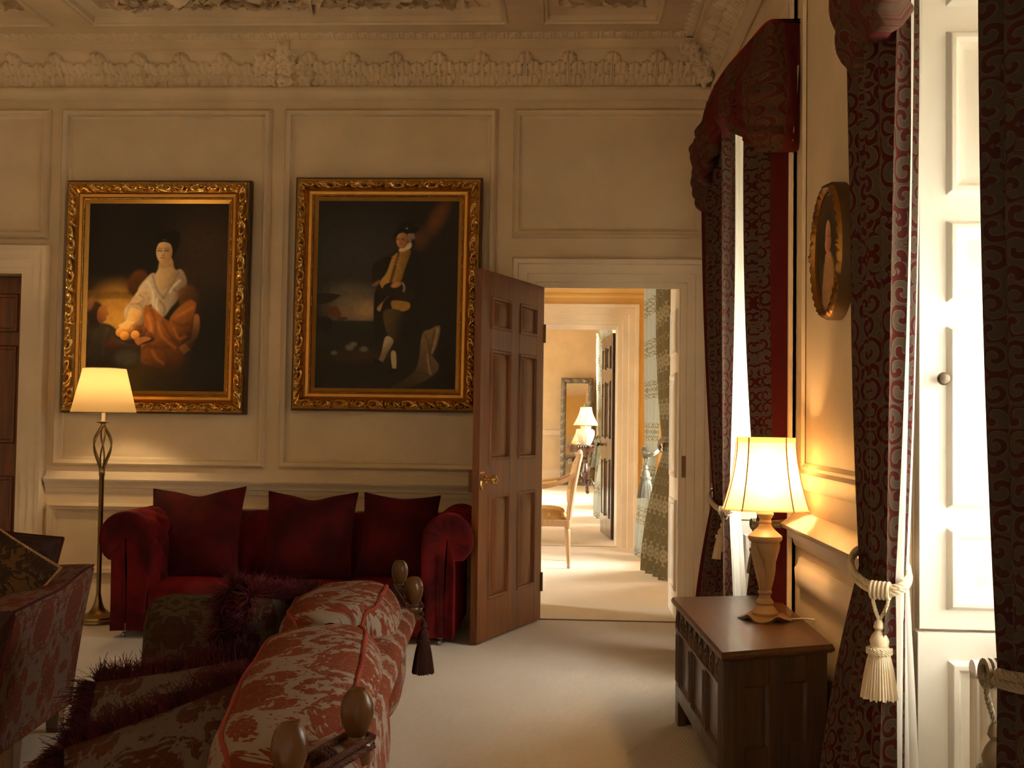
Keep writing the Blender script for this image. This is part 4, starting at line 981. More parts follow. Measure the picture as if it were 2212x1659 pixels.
m.tube([ff(.01, zt_-.098, .0), ff(Lf-.01, zt_-.098, .0)], .005, 6)
m.obj('carved_frieze', M_OAK, chest)
er = MB()
ex = [0, .085, Le/2-.03, Le/2+.03, Le-.085, Le]
for k in (0, 2, 4): fbox(er, fe, ex[k], ex[k+1], .105 if k == 2 else 0, zt_, -.034, 0)
for k in (1, 3): fbox(er, fe, ex[k], ex[k+1], zt_-.095, zt_, -.034, 0); fbox(er, fe, ex[k], ex[k+1], .105, .19, -.034, 0)
er.obj('end_frame', M_OAKZ, chest, smooth=False, bevel=.002)
for k in (1, 3):
    m = MB(); m.rects(fe, ex[k], ex[k+1], .19, zt_-.095, [(0, -.002), (.008, -.012), (.016, -.014)], True); m.obj('end_panel', M_OAKZ, chest)
Lb, fbk = side_fn(bq[2], bq[3])
for k in (0, 1):
    x0 = 0 if k == 0 else Lb-.075; m = MB(); fbox(m, fbk, x0, x0+.075, 0, .16, -.06, 0); m.obj('leg', M_OAKZ, chest, smooth=False)

# ------------------------------------------------------------------ table lamp on the chest
LC = P(1652, 1338, z=ztop); LXY = (LC[0], LC[1]); LYD = LC[1]
zl = lambda py: P(1652, py, y=LYD)[2]
pxm = (P(1700, 1200, y=LYD)[0]-P(1600, 1200, y=LYD)[0])/100
tl = thing('table_lamp', 'lit table lamp with cream shade and carved stone coloured base on the oak chest', 'table lamp', (LXY[0], LXY[1], ztop))
pf = lambda rows: [(r*pxm, zl(y)) for r, y in rows]
c0 = (LXY[0], LXY[1], 0)
m = MB(); m.lathe(pf([(27, 1327), (29, 1322), (27, 1319), (20, 1310), (17, 1306), (19, 1302), (18, 1297), (13, 1292), (12, 1284), (15, 1281), (15, 1277), (12, 1274)]), c0, 32); m.obj('turned_base', M_LAMPB, tl)
m = MB(); n = 160; T = np.linspace(0, 1, 48); A = np.linspace(0, 2*PI, n, endpoint=False); TT, AA = np.meshgrid(T, A, indexing='ij')
R0 = np.interp(TT, [0, .1, .35, .65, .85, .95, 1], [13, 15, 20, 26, 30.5, 31.5, 30])
wv = np.sin(AA*4+TT*5.5); fq = (AA*5/(2*PI)+TT*.95) % 1.0; R1 = R0+(7.5*(fq**.8)-5.5)*np.sin(PI*np.clip(TT, .05, .95))**.5-1.6*np.exp(-((fq-.5)/.07)**2)*np.sin(PI*TT)
Z = zl(1274)+(zl(1170)-zl(1274))*TT
m.grid(np.stack([LXY[0]+R1*pxm*np.cos(AA), LXY[1]+R1*pxm*np.sin(AA), Z], -1), None, cv=True); m.obj('carved_stem', M_LAMPB, tl, angle=60)
m = MB(); m.lathe(pf([(30, 1171), (35, 1167), (37, 1162), (36, 1157), (30, 1152), (22, 1145), (15, 1137), (12, 1130), (14, 1128), (13, 1126), (12, 1122), (17, 1113), (18.5, 1110), (17, 1107), (10, 1107)]), c0, 36); m.obj('cap', M_LAMPB, tl)
m = MB()                                                                     # leaf-footed plinth
n = 64; A = np.linspace(0, 2*PI, n, endpoint=False); T = np.linspace(0, 1, 12); TT, AA = np.meshgrid(T, A, indexing='ij')
lobe = np.abs(np.cos(AA*2+.6)); rad = np.interp(TT, [0, .2, .6, 1], [27, 30, 38, 46])*(1+.34*lobe**4*TT**1.5)*(1-.06*np.exp(-((lobe-.92)/.05)**2)*TT)
zz = zl(1327)+(ztop+.002-zl(1327))*(TT**.9)+.020*(1-lobe**1.5)*TT**3
m.grid(np.stack([LXY[0]+rad*pxm*np.cos(AA), LXY[1]+rad*pxm*np.sin(AA)*.9, zz], -1), None, cv=True)
zz2 = np.maximum(zz-.012*TT, ztop+.0005); m.grid(np.stack([LXY[0]+rad*.97*pxm*np.cos(AA), LXY[1]+rad*.97*pxm*np.sin(AA)*.9, zz2], -1), None, cv=True)
m.obj('leaf_foot', M_LAMPB, tl, angle=60)
m = MB(); m.lathe(pf([(9, 1108), (9, 1085), (12, 1084), (12, 1062)]), c0, 16); m.obj('candle_sleeve', M_CERAMIC, tl)
def cutrect(hx, hy, c):
    return [(hx, -hy+c), (hx, hy-c), (hx-c, hy), (-hx+c, hy), (-hx, hy-c), (-hx, -hy+c), (-hx+c, -hy), (hx-c, -hy)]
prof = []; LZ0, LZ1 = zl(1101), zl(945)
for q in np.linspace(0, 1, 16):
    k = (1-q)**1.75; prof.append((lerp((61*pxm, 46*pxm, 22*pxm), (90*pxm, 66*pxm, 36*pxm), k), LZ0+(LZ1-LZ0)*q))
loops = np.array([[(LXY[0]+x, LXY[1]+y, z) for x, y in cutrect(*h)] for h, z in prof])
rotz = -.10; Rz = np.array([[math.cos(rotz), -math.sin(rotz), 0], [math.sin(rotz), math.cos(rotz), 0], [0, 0, 1]]); loops = (loops-np.array(c0))@Rz.T+np.array(c0)
fine = []
for L in loops:
    fine.append([L[i]*(1-u)+L[(i+1) % 8]*u for i in range(8) for u in (0, .25, .5, .75)])
m = MB(); m.grid(np.array(fine), None, cv=True); sh = m.obj('lamp_shade', M_SHADE, tl, angle=25)
m = MB()
for i in range(8): m.tube(loops[:, i], .0028, 6)
m.obj('shade_rib', M_SHADEB, sh)
m = MB(); m.grid(np.array([loops[-1]*1, (loops[-1]-np.array(c0))*np.array([1.02, 1.02, 1])+np.array(c0), (loops[-2]-np.array(c0))*np.array([1.02, 1.02, 1])+np.array(c0)]), None, cv=True)
m.obj('shade_binding', M_SHADE, sh); m = MB()
m.grid(np.array([loops[0], (loops[0]-np.array(c0))*np.array([1.02, 1.02, 1])+np.array(c0), (loops[0]*.6+loops[1]*.4-np.array(c0))*np.array([1.02, 1.02, 1])+np.array(c0)]), None, cv=True)
m.obj('shade_binding', M_SHADE, sh)
m = MB(); m.lathe([(.012, 0), (.02, .02), (.028, .05), (.02, .078), (.001, .088)], (LXY[0], LXY[1], zl(1064)), 14); m.obj('bulb', M_BULB, tl)
point_light('table_lamp_bulb', (LXY[0], LXY[1], zl(1064)+.06), LAMP_TABLE, (1, .54, .20), .04, tl)
m = MB(); e1 = P(1790, 1348, z=ztop); m.tube(spline([(LXY[0]+.07, LXY[1]-.01, ztop+.004), (LXY[0]+.16, LXY[1]+.01, ztop+.004), (e1[0]-.03, e1[1]+.05, ztop+.004), (e1[0]+.06, e1[1]-.03, ztop+.004)], 24), .0032, 6); m.obj('power_cord', M_CERAMIC, tl)
# ------------------------------------------------------------------ cushions
def pillow(w, h, t, n=34, pinch=.05, dent=0.0, ear=.0, seed=0, lump=.006, box=0.0):
    r = np.random.default_rng(seed); u = np.linspace(-1, 1, n); U, V = np.meshgrid(u, u, indexing='ij')
    U = np.sin(U*PI/2)*.5+U*.5; V = np.sin(V*PI/2)*.5+V*.5
    x = w/2*U*(1-pinch*(1-V**2)); z = h/2*V*(1-pinch*(1-U**2))
    z = z+ear*h*sm(.2, 1, V)*np.abs(U)**2.5-dent*h*np.exp(-(U/.35)**2)*sm(-.2, 1, V)
    th = t/2*((1-np.abs(U)**2.6)*(1-np.abs(V)**2.6))**.62
    for _ in range(7):
        a, b, c, s = r.uniform(-.8, .8), r.uniform(-.8, .8), r.uniform(0, PI), r.uniform(.15, .35)
        q = (U-a)*math.cos(c)+(V-b)*math.sin(c); p = -(U-a)*math.sin(c)+(V-b)*math.cos(c)
        th = th+lump*r.choice([-1, 1])*np.exp(-(q/s)**2-(p/.75)**2)*(1-U**4)*(1-V**4)
    th = th*(1-.45*dent*8*np.exp(-(U/.22)**2)*sm(.1, 1, V)) if dent else th
    th = np.maximum(th, box/2)
    UV = np.stack([x, z], -1)
    e = [(0, j) for j in range(n)]+[(i, n-1) for i in range(1, n)]+[(n-1, j) for j in range(n-2, -1, -1)]+[(i, 0) for i in range(n-2, 0, -1)]
    edge = np.array([[x[i, j], 0, z[i, j]] for i, j in e])
    m = MB(); m.grid(np.stack([x, -th, z], -1), UV); m.grid(np.stack([x, np.maximum(th*.8, box*.4), z], -1), UV+np.array([.21, .13]), flip=True)
    if box: m.grid(np.array([edge-[0, box/2, 0], edge+[0, box*.4, 0]]), np.concatenate([edge[:, ::2], edge[:, ::2]+[0, .07]]), cv=True)
    return m, edge
def frame_m(c, R, U):
    R = Vector(R).normalized(); U = Vector(U); U = (U-R*U.dot(R)).normalized(); N = U.cross(R)   # local y axis points backwards
    N = -R.cross(U)*-1.0
    Mx = Matrix.Identity(4)
    for i in range(3): Mx[i][0] = R[i]; Mx[i][1] = (U.cross(R))[i]; Mx[i][2] = U[i]; Mx[i][3] = c[i]
    return Mx
def cushion(name, label, c, R, U, w, h, t, mat, pipe=None, pr=.006, group=None, cat='cushion', beaded=False, **kw):
    th = thing(name, label, cat, tuple(c), group); Mx = frame_m(c, R, U)
    m, e = pillow(w, h, t, **kw); m.xf(Mx); m.obj('cushion_cover', mat, th, angle=80)
    E3 = e@np.array(Mx)[:3, :3].T+np.array(Mx)[:3, 3]
    if pipe is not None:
        m = MB()
        if beaded: rope(m, np.concatenate([E3, E3[:1]]), pr, 2, .022)
        else: m.tube(E3, pr, 8, True)
        m.obj('piping', pipe, th)
    return th, E3, Mx
def fringe(th, E3, Mx, L, n, mat, seed=1, wd=.0034):
    r = np.random.default_rng(seed); Mx = np.array(Mx); cen = Mx[:3, 3]; nrm = Mx[:3, 1]
    k = len(E3); V = []; F = []
    for i in range(n):
        q = r.uniform(0, k); a, f = int(q) % k, q % 1; p = E3[a]*(1-f)+E3[(a+1) % k]*f
        if np.linalg.norm(E3[(a+1) % k]-E3[a]) > .08: continue
        tg = E3[(a+1) % k]-E3[a]; tg = tg/max(np.linalg.norm(tg), 1e-9); out = np.cross(tg, nrm)
        if out@(p-cen) < 0: out = -out
        d = out+r.normal()*.75*nrm+r.normal()*.40*tg; d /= np.linalg.norm(d); l = L*r.uniform(.65, 1.1); cv = r.normal(size=3)*.35+np.array([0, 0, -.30])
        s = np.cross(d, r.normal(size=3)); s /= np.linalg.norm(s); b = len(V)
        for j, tt in enumerate((0, .4, .75, 1)):
            c = p+d*l*tt+cv*l*tt*tt*.6; ww = wd*(1-.6*tt); V += [c-s*ww/2, c+s*ww/2]
            if j: F.append((b+2*j-2, b+2*j-1, b+2*j+1, b+2*j))
    m = MB(); m.add(V, F); m.obj('fringe', mat, th)
# ------------------------------------------------------------------ crimson rolled-arm sofa against the panelled wall
SY0, SY1 = 6.05, 6.86
sofa = thing('rolled_arm_sofa', 'crimson velvet rolled arm sofa with buttoned arms against the panelled wall', 'sofa', (-1.62, 6.45, 0))
cl, cr = P(271, 1163, y=SY0), P(967, 1167, y=SY0); rl = .157
sx0, sx1 = P(241, 1240, y=SY0)[0], P(981, 1250, y=SY0)[0]
def arm(cx, cz, r, xo, sgn):
    """sgn -1: scroll rolls to the left"""
    def xs(dx): return cx+sgn*dx
    wo = abs(xo-cx)
    pts = [(wo, .045), (wo, .25), (wo, cz-r*.80)]
    a0 = math.radians(-52)
    for a in np.linspace(a0, math.radians(180), 22): pts.append((r*math.cos(a), cz+r*math.sin(a)))
    for q in np.linspace(.08, 1, 14): pts.append((-r-.012*math.sin(PI*q)+.02*q, cz-(cz-.25)*q))
    pts += [(-r+.03, .045)]
    return [(xs(dx), z) for dx, z in pts]
for nm, c, xo, sg in (('left', cl, sx0, -1), ('right', cr, sx1, 1)):
    pr = np.array(arm(c[0], c[2], rl if sg < 0 else .148, xo, sg)); ys = np.linspace(SY0, SY1, 40); n = len(pr); G = []
    seg = np.concatenate([[0], np.cumsum(np.linalg.norm(np.diff(pr, axis=0), axis=1))]); ctr = np.array([c[0], c[2]])
    for y in ys:
        row = []
        for k in range(n):
            d = 0.0
            if k >= 10:                                                       # buttoned diamonds over the top and inner face
                u = (y-SY0-.10)/.19; v = (seg[k]-seg[24])/.17
                for du, dv_ in ((0, 0), (.5, .5)):
                    a, b = ((u+du+.5) % 1)-.5, ((v+dv_+.5) % 1)-.5; d -= .026*math.exp(-(a*a+b*b)/.018)
                d -= .009*math.exp(-((abs(((u+v+.5) % 1)-.5))/.05)**2)+.009*math.exp(-((abs(((u-v+.5) % 1)-.5))/.05)**2)
                d *= sm(.02, .10, y-SY0)*sm(10, 14, k)
            v = pr[k]-ctr; L = np.linalg.norm(v); row.append((pr[k, 0]+v[0]/L*d, y, pr[k, 1]+v[1]/L*d))
        G.append(row)
    m = MB(); m.grid(np.array(G))
    m2 = []                                                                   # pleated scroll front
    cc = ctr+np.array([0, -.02])
    for j, (q, dy) in enumerate(((1, 0), (.97, -.014), (.90, -.020), (.70, -.014), (.45, -.006), (.28, -.004), (.02, -.004))):
        row = []
        for k in range(n):
            base = ctr if pr[k, 1] > c[2]-rl*.9 else np.array([ctr[0]*.35+(ctr[0]-sg*.02)*.65, pr[k, 1]])
            p = base+(pr[k]-base)*q; row.append((p[0], SY0+dy+.004*math.sin(k*2.6)*(q > .4)*(q < .98), p[1]))
        m2.append(row)
    m.grid(np.array(m2)); m.obj('arm', M_RED, sofa, angle=70)
    m = MB(); xp = xo+(-sg)*.075; m.tube([(xp, SY0-.016, .05), (xp, SY0-.018, .22), (xp+(-sg)*.004, SY0-.014, c[2]-.08)], .004, 6); m.obj('arm_piping', M_PIPED, sofa)
# back
bx0, bx1 = cl[0]+.06, cr[0]-.06; ztb = P(560, 1101, y=6.70)[2]
prof = [(6.52, .26), (6.545, .36), (6.56, .46), (6.565, .54)]+[(6.68+.115*math.cos(a), ztb-.115+.115*math.sin(a)) for a in np.linspace(PI, -PI/3, 18)]+[(6.80, .30), (6.80, .06)]
G = []
for x in np.linspace(bx0, bx1, 90):
    row = []
    for k, (y, z) in enumerate(prof):
        d = 0
        if k < 12:
            u, v = (x-bx0)/.23, z/.17
            for du in (0, .5): a, b = ((u+du+.5) % 1)-.5, ((v+du+.5) % 1)-.5; d += .028*math.exp(-(a*a+b*b)/.02)
        row.append((x, y+d, z-(.5*d if k > 6 else 0)))
    G.append(row)
m = MB(); m.grid(np.array(G)); m.obj('back', M_RED, sofa, angle=70)
# seat and rail
sxa, sxb = cl[0]+.145, cr[0]-.14; zs = .292
prof = [(6.60, zs+.015), (6.4, zs+.022), (6.2, zs+.012), (6.09, zs-.005), (6.045, zs-.03), (6.035, zs-.08), (6.045, .135)]
m = MB(); m.grid(np.array([[(x, y, z+.006*math.sin(x*5)) for y, z in prof] for x in np.linspace(sxa, sxb, 30)])); m.obj('seat_cushion', M_RED, sofa)
m = MB(); m.box(sxa-.03, sxb+.03, 6.042, 6.80, .048, .138); m.tube([(sxa, 6.042, .137), (sxb, 6.042, .137)], .004, 6); m.obj('front_rail', M_RED, sofa, bevel=.006)
for px, yy in ((263, SY0+.05), (948, SY0+.05), (263, SY1-.06), (948, SY1-.06)):
    x = P(px, 1380, y=SY0)[0]; m = MB()
    m.lathe([(.016, .02), (.014, .05)], (x, yy, 0), 12); m.tube([(x-.008, yy-.02, .016), (x+.008, yy-.02, .016)], .016, 14); m.obj('castor', M_STEEL, sofa)
spec = [((322, 1068), (508, 1060), (338, 1240), (530, 1240), .05, .05, 'left'), ((576, 1068), (766, 1074), (578, 1246), (752, 1246), .05, .05, 'middle'), ((786, 1068), (950, 1082), (782, 1240), (926, 1240), .05, .015, 'right')]
lab = ['bright crimson velvet cushion on the red sofa, standing next to the floor lamp', 'dark crimson velvet cushion in the middle of the three on the red sofa', 'dark crimson velvet cushion on the red sofa, standing next to the open door']
for i, (a, b, c, d, pin, den, _) in enumerate(spec):
    yt, yb = 6.53, 6.36
    A, B, Cc, D = P(*a, y=yt), P(*b, y=yt), P(*c, y=yb), P(*d, y=yb)
    cen = (A+B+Cc+D)/4; R = (B+D-A-Cc); U = (A+B-Cc-D)
    cen = cen+np.array([0, -.02 if i == 0 else 0, 0])
    cushion('velvet_cushion', lab[i], cen, R, U, np.linalg.norm(R)/2*1.07, np.linalg.norm(U)/2*1.05, .20, M_REDC, M_PIPED, .0045, 'crimson cushions on the red sofa', pinch=.075, dent=den, ear=.02, seed=i+3)

# ------------------------------------------------------------------ damask sofa with corded finials
B0, B1 = np.array([-.392, 1.98]), np.array([-.505, 3.49]); LS = np.linalg.norm(B1-B0); E1 = (B1-B0)/LS; W1 = np.array([-E1[1], E1[0]])
def s1(s, d, z): p = B0+E1*s+W1*d; return (p[0], p[1], z)
ds = thing('corded_damask_sofa', 'rust damask sofa with egg finials and rope ties, its back turned to the chest', 'sofa', (*(B0+E1*LS/2+W1*.4), 0))
sec = [(.145, .02), (.09, .25), (.055, .38), (.02, .50), (-.015, .585), (-.028, .620), (-.022, .650), (.0, .668), (.035, .675), (.075, .672), (.110, .660), (.130, .635), (.140, .58), (.17, .48), (.21, .34), (.22, .25)]
ss = np.linspace(-.10, LS+.10, 46); sl = np.concatenate([[0], np.cumsum(np.linalg.norm(np.diff(np.array(sec), axis=0), axis=1))])
G, UV = [], []
for s in ss:
    e = min(s+.10, LS+.10-s); k = 1-.10*(1-sm(0, .05, e))
    G.append([s1(s, .06+(d-.06)*k, z if z < .5 else .5+(z-.5)*k) for d, z in sec]); UV.append([(s, q) for q in sl])
m = MB(); m.grid(np.array(G), np.array(UV).reshape(-1, 2))
for idx in (0, -1):
    g = np.array(G[idx]); b = m.n; m.add(g, [tuple(range(len(g)))], np.array(UV[idx])+np.stack([g[:, 2]*0, g[:, 2]*0], 1))
m.obj('back', M_DAM, ds, angle=60)
def panel(sa, name, lean):
    """an arm: upholstered slab across the seat; sa = where it stands along the back line"""
    n = 20; d0, d1, zt = .175, .965, .628; out = []
    for k, (off, q) in enumerate(((-.055, 0), (-.06, .5), (-.055, .93), (-.035, 1.0), (.035, 1.0), (.055, .93), (.06, .5), (.055, 0))): out.append((off, q))
    G, UV = [], []
    for d in list(np.linspace(d0, d1-.03, 16))+[d1-.012, d1-.003, d1]:
        e = d1-d; sh = 1-.0*e
        top = zt*(1-.10*max(0, 1-e/.06)**2.2)+.004*math.sin(d*9)
        th = 1 if e > .03 else (.35+.65*math.sqrt(max(0, 1-(1-e/.03)**2)))
        G.append([s1(sa+lean*(q-.5)+off*th, d, .03+(top-.03)*q) for off, q in out]); UV.append([(d, k*.17+q*.5) for k, (off, q) in enumerate(out)])
    m = MB(); m.grid(np.array(G), np.array(UV).reshape(-1, 2)); b = m.n; m.add(G[-1], [tuple(range(len(out)))], UV[-1]); m.add(G[0], [tuple(range(len(out)))], UV[0])
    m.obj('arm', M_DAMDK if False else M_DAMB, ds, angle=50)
panel(LS+.33, 'arm', .10); panel(-.27, 'arm', -.10)
m = MB(); q = [s1(-.2, .2, 0)[:2], s1(LS+.28, .2, 0)[:2], s1(LS+.28, .93, 0)[:2], s1(-.2, .93, 0)[:2]]; m.hexa([(*p, .10) for p in q], [(*p, .27) for p in q]); m.obj('seat_base', M_DAM2, ds, bevel=.02, smooth=False)
prof = [(.20, .375), (.5, .39), (.8, .387), (.91, .378), (.955, .35), (.96, .31), (.95, .27)]
for sa, sb in ((-.20, LS/2+.03), (LS/2+.035, LS+.265)):
    G, UV = [], []
    for s in np.linspace(sa, sb, 22):
        e = min(s-sa, sb-s); dz = -.05*(1-math.sqrt(1-(1-min(e, .05)/.05)**2)) if e < .05 else 0
        G.append([s1(s, d-(.03 if e < .01 else 0), max(z+dz, .27)) for d, z in prof]); UV.append([(s, d) for d, z in prof])
    m = MB(); m.grid(np.array(G), np.array(UV).reshape(-1, 2)); m.obj('seat_cushion', M_DAM2, ds, angle=60)
for s, d in ((-.12, .38), (LS+.2, .38), (-.12, .88), (LS+.2, .88)):
    x, y, _ = s1(s, d, 0); m = MB(); m.lathe([(.018, 0), (.03, .03), (.026, .07), (.034, .10)], (x, y, 0), 16); m.obj('leg', M_LEGWOOD, ds)
def finial(base, h):
    m = MB(); k = h/.105
    m.lathe([(.026*k, -.03), (.027*k, .0), (.029*k, .004), (.027*k, .010), (.019*k, .014), (.016*k, .020), (.017*k, .024), (.022*k, .030*k), (.028*k, .045*k), (.0305*k, .062*k), (.029*k, .078*k), (.024*k, .093*k), (.015*k, .103*k), (.001, .106*k)], base, 28)
    return m.obj('finial', M_FINIAL, ds)
fin = {}
for nm, px, py, yy, hgt in (('bf', 893, 1317, 3.48, .108), ('af', 863, 1272, 3.88, .104), ('bn', 770, 1612, 1.99, .108), ('an', 624, 1700, 1.78, .108)):
    b = P(px, py, y=yy); fin[nm] = b; finial(tuple(b), hgt)
for a, b, yo in (('bf', 'af', 0), ('bn', 'an', 0)):
    A, Bv = fin[a]+np.array([0, 0, .016]), fin[b]+np.array([0, 0, .016]); dirv = (Bv-A)/np.linalg.norm(Bv-A); side = np.cross(dirv, [0, 0, 1]); side /= np.linalg.norm(side)
    m = MB()
    loop = []
    for q in np.linspace(-PI/2, PI/2, 10): loop.append(Bv+.026*(math.cos(q)*dirv+math.sin(q)*side))
    for q in np.linspace(PI/2, 1.5*PI, 10): loop.append(A+.026*(math.cos(q)*dirv+math.sin(q)*side))
    loop.append(loop[0]); rope(m, spline(loop, 60), .0065, 3, .024)
    loop2 = [p+np.array([0, 0, -.014-.012*math.sin(PI*i/(len(loop)-1))]) for i, p in enumerate(loop)]; rope(m, spline(loop2, 60), .0065, 3, .024)
    mid = (A+Bv)/2+np.array([0, 0, -.008])
    for k in range(3): rope(m, [mid+dirv*(.012*(k-1))+.017*(math.cos(q)*side+math.sin(q)*np.array([0, 0, 1])) for q in np.linspace(0, 2*PI, 16)], .006, 3, .02)
    o = m.obj('rope_tie', M_CORD, ds)
    mh, ms = MB(), MB()
    tp = (fin[a][0]+.022, fin[a][1]+.10, .60) if a == 'bf' else (fin[a][0]-.02, fin[a][1]-.14, .58)
    tassel(mh, ms, tp, .036, .17); mh.tube([tp, (fin[a][0], fin[a][1]+(.03 if a == 'bf' else -.03), fin[a][2]+.01)], .006, 6); th_ = mh.obj('tassel_head', M_CORD, o); ms.obj('tassel_skirt', M_CORD, o)
def boxed(label, A, Bp, h, th, mat, lean=.12, name='damask_back_cushion', group=None, strip=.40):
    """boxed back cushion; A-B is the middle of its top strip"""
    A, Bp = np.array(A, float), np.array(Bp, float); L = np.linalg.norm(Bp-A); e = (Bp-A)/L; w = np.cross([0, 0, 1], e); w /= np.linalg.norm(w); up = np.cross(e, w)
    upv = up*math.cos(lean)+w*math.sin(lean); wv = w*math.cos(lean)-up*math.sin(lean)
    t = thing(name, label, 'cushion', tuple((A+Bp)/2-upv*h/2), group); cen = (A+Bp)/2-upv*h/2
    ns, na = 44, 56; G, UV = [], []
    A_ = np.linspace(0, 2*PI, na, endpoint=False)
    def sec(q, s):
        c, si = math.cos(q), math.sin(q); ex = .62
        return (th/2*np.sign(c)*abs(c)**ex, h/2*np.sign(si)*abs(si)**ex)
    for s in np.linspace(-1, 1, ns):
        k = (1-abs(s)**7)**.45 if abs(s) < 1 else 0; k = .20+.80*k; sl_ = L/2*s*(1-.0)
        row, uvr = [], []; acc = 0; last = None
        for q in A_:
            a, b = sec(q, s); puff = 1+.05*math.cos(s*PI/2)
            p = cen+e*(sl_+.01*math.sin(q*3))+wv*(a*k*puff)+upv*(b*(.72+.28*k)+.010*math.cos(s*2.2)*np.sign(b)+.004*math.sin(s*9+q*2))
            row.append(p); acc += 0 if last is None else np.linalg.norm(p-last); last = p; uvr.append((sl_, acc))
        G.append(row); UV.append(uvr)
    m = MB(); m.grid(np.array(G), np.array(UV).reshape(-1, 2), cv=True); m.obj('cushion_cover', mat, t, angle=80)
    G = np.array(G)
    for sg in (-1, 1):
        qi = int(round((PI/2-sg*.62)/(2*PI)*na)); line = G[1:-1, qi]
        qj = int(round((-PI/2+sg*.5)/(2*PI)*na)) % na
        m = MB(); m.tube(spline([line[0]-upv*.05]+list(line[1:-1:3])+[line[-1]-upv*.05], 120), .0062, 8); m.obj('piping', M_PIPE, t)
    return t
zc_ = .752
boxed('rust damask boxed back cushion with coral piping, the one by the pair of near finials', P(592, 1598, y=1.95), P(695, 1324, y=2.84), .375, .33, M_DAM, .10, group='boxed back cushions of the corded sofa')
boxed('rust damask boxed back cushion with coral piping, at the far end by the red sofa', P(707, 1308, y=2.90), P(757, 1248, y=3.46), .375, .33, M_DAM, .10, group='boxed back cushions of the corded sofa')
def vec(*a): return np.array(a, float)
def fringed(label, c, R, U, w, h, t, seed, box=.07):
    th, E3, Mx = cushion('fringed_cushion', label, c, R, U, w, h, t, M_DAM3, seed=seed, pinch=.03, box=box)
    nrm = np.array(Mx)[:3, 1]
    fringe(th, np.concatenate([E3-nrm*box/2, E3[:1]-nrm*box/2, E3[:1]+nrm*box/2, E3+nrm*box/2]), Mx, .060, 13000, M_BURG, seed)
    return th
tl_, tr_ = P(532, 1290, y=3.05), P(684, 1300, y=3.40); Rf = (tr_-tl_)/np.linalg.norm(tr_-tl_); Uf = vec(.22, .20, .95)
fringed('damask cushion with burgundy fringe standing at the far end of the corded sofa', tl_+Rf*.19-Uf*.20, Rf, Uf, .40, .42, .15, 21)
fringed('burgundy fringed damask cushion lying behind another on the corded sofa seat', P(352, 1590, y=2.66), vec(.98, .10, .16), vec(.06, .72, .55), .40, .40, .12, 22, .03)
fringed('burgundy fringed damask cushion nearest the camera on the corded sofa seat', P(340, 1722, y=2.27), vec(.93, .12, .36), vec(-.05, .70, .62), .42, .42, .13, 23, .03)

# ------------------------------------------------------------------ damask sofa at the left, only its right arm in view
TN, TF = P(32, 1322, y=3.46), P(203, 1236, y=4.22); BN, BF = P(5, 1636, y=3.50), P(166, 1522, y=4.22)
e2 = (TF-TN)[:2]; L2 = np.linalg.norm(e2); e2 = e2/L2; w2 = np.array([-e2[1], e2[0]])
def s2(s, d, z): p = TN[:2]+e2*s+w2*d; return (p[0], p[1], z)
ls = thing('damask_sofa', 'rust damask sofa at the picture edge, one squared arm in view', 'sofa', (*s2(.4, 1.0, 0)[:2], 0))
flare = .075; zb = .125
def ztop2(s): return .622+.008*sm(0, .4, s/L2)+.045*sm(.45, 1, s/L2)
G, UV = [], []
sec2 = [(flare, 0.0), (flare*.75, .3), (flare*.35, .7), (.0, .97), (.004, 1.0), (.02, 1.008), (.10, 1.004), (.155, 1.0), (.17, .97), (.16, .7), (.17, .35)]
for s in np.linspace(0, L2, 26):
    G.append([s2(s, d, zb+(ztop2(s)-zb)*q) for d, q in sec2]); UV.append([(s, q*.52+(.14 if k > 5 else 0)+d*.6) for k, (d, q) in enumerate(sec2)])
m = MB(); m.grid(np.array(G), np.array(UV).reshape(-1, 2)); m.add(G[-1], [tuple(range(len(sec2)))], UV[-1]); m.obj('arm', M_DAM2, ls, angle=45)
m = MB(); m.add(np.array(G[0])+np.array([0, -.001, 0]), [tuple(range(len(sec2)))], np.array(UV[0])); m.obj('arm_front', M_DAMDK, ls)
m = MB(); m.tube([np.array(g[4])+np.array([.001, 0, 0]) for g in G], .005, 8); m.tube([np.array(G[0][k])+np.array([0, -.003, 0]) for k in (0, 1, 2, 3, 4)], .005, 8); m.obj('piping', M_PIPED, ls)
m = MB(); G2, UV2 = [], []
for d in np.linspace(.10, 2.0, 30):
    row = [(L2-.17, .30), (L2-.15, .55), (L2-.14, .64), (L2-.11, .668), (L2-.04, .672), (L2, .66), (L2, .4), (L2, zb)]
    G2.append([s2(s, d, z) for s, z in row]); UV2.append([(d, z+s) for s, z in row])
m.grid(np.array(G2), np.array(UV2).reshape(-1, 2)); m.obj('back', M_DAM2, ls)
m = MB(); q = [s2(.02, .16, 0)[:2], s2(L2-.1, .16, 0)[:2], s2(L2-.1, 2.0, 0)[:2], s2(.02, 2.0, 0)[:2]]; m.hexa([(*p, zb) for p in q], [(*p, .30) for p in q]); m.obj('seat_base', M_DAM2, ls, smooth=False)
m = MB(); q = [s2(-.02, .175, 0)[:2], s2(L2-.15, .175, 0)[:2], s2(L2-.15, 1.1, 0)[:2], s2(-.02, 1.1, 0)[:2]]; m.hexa([(*p, .30) for p in q], [(*p, .43) for p in q]); m.obj('seat_cushion', M_DAM2, ls, bevel=.03, seg=4)
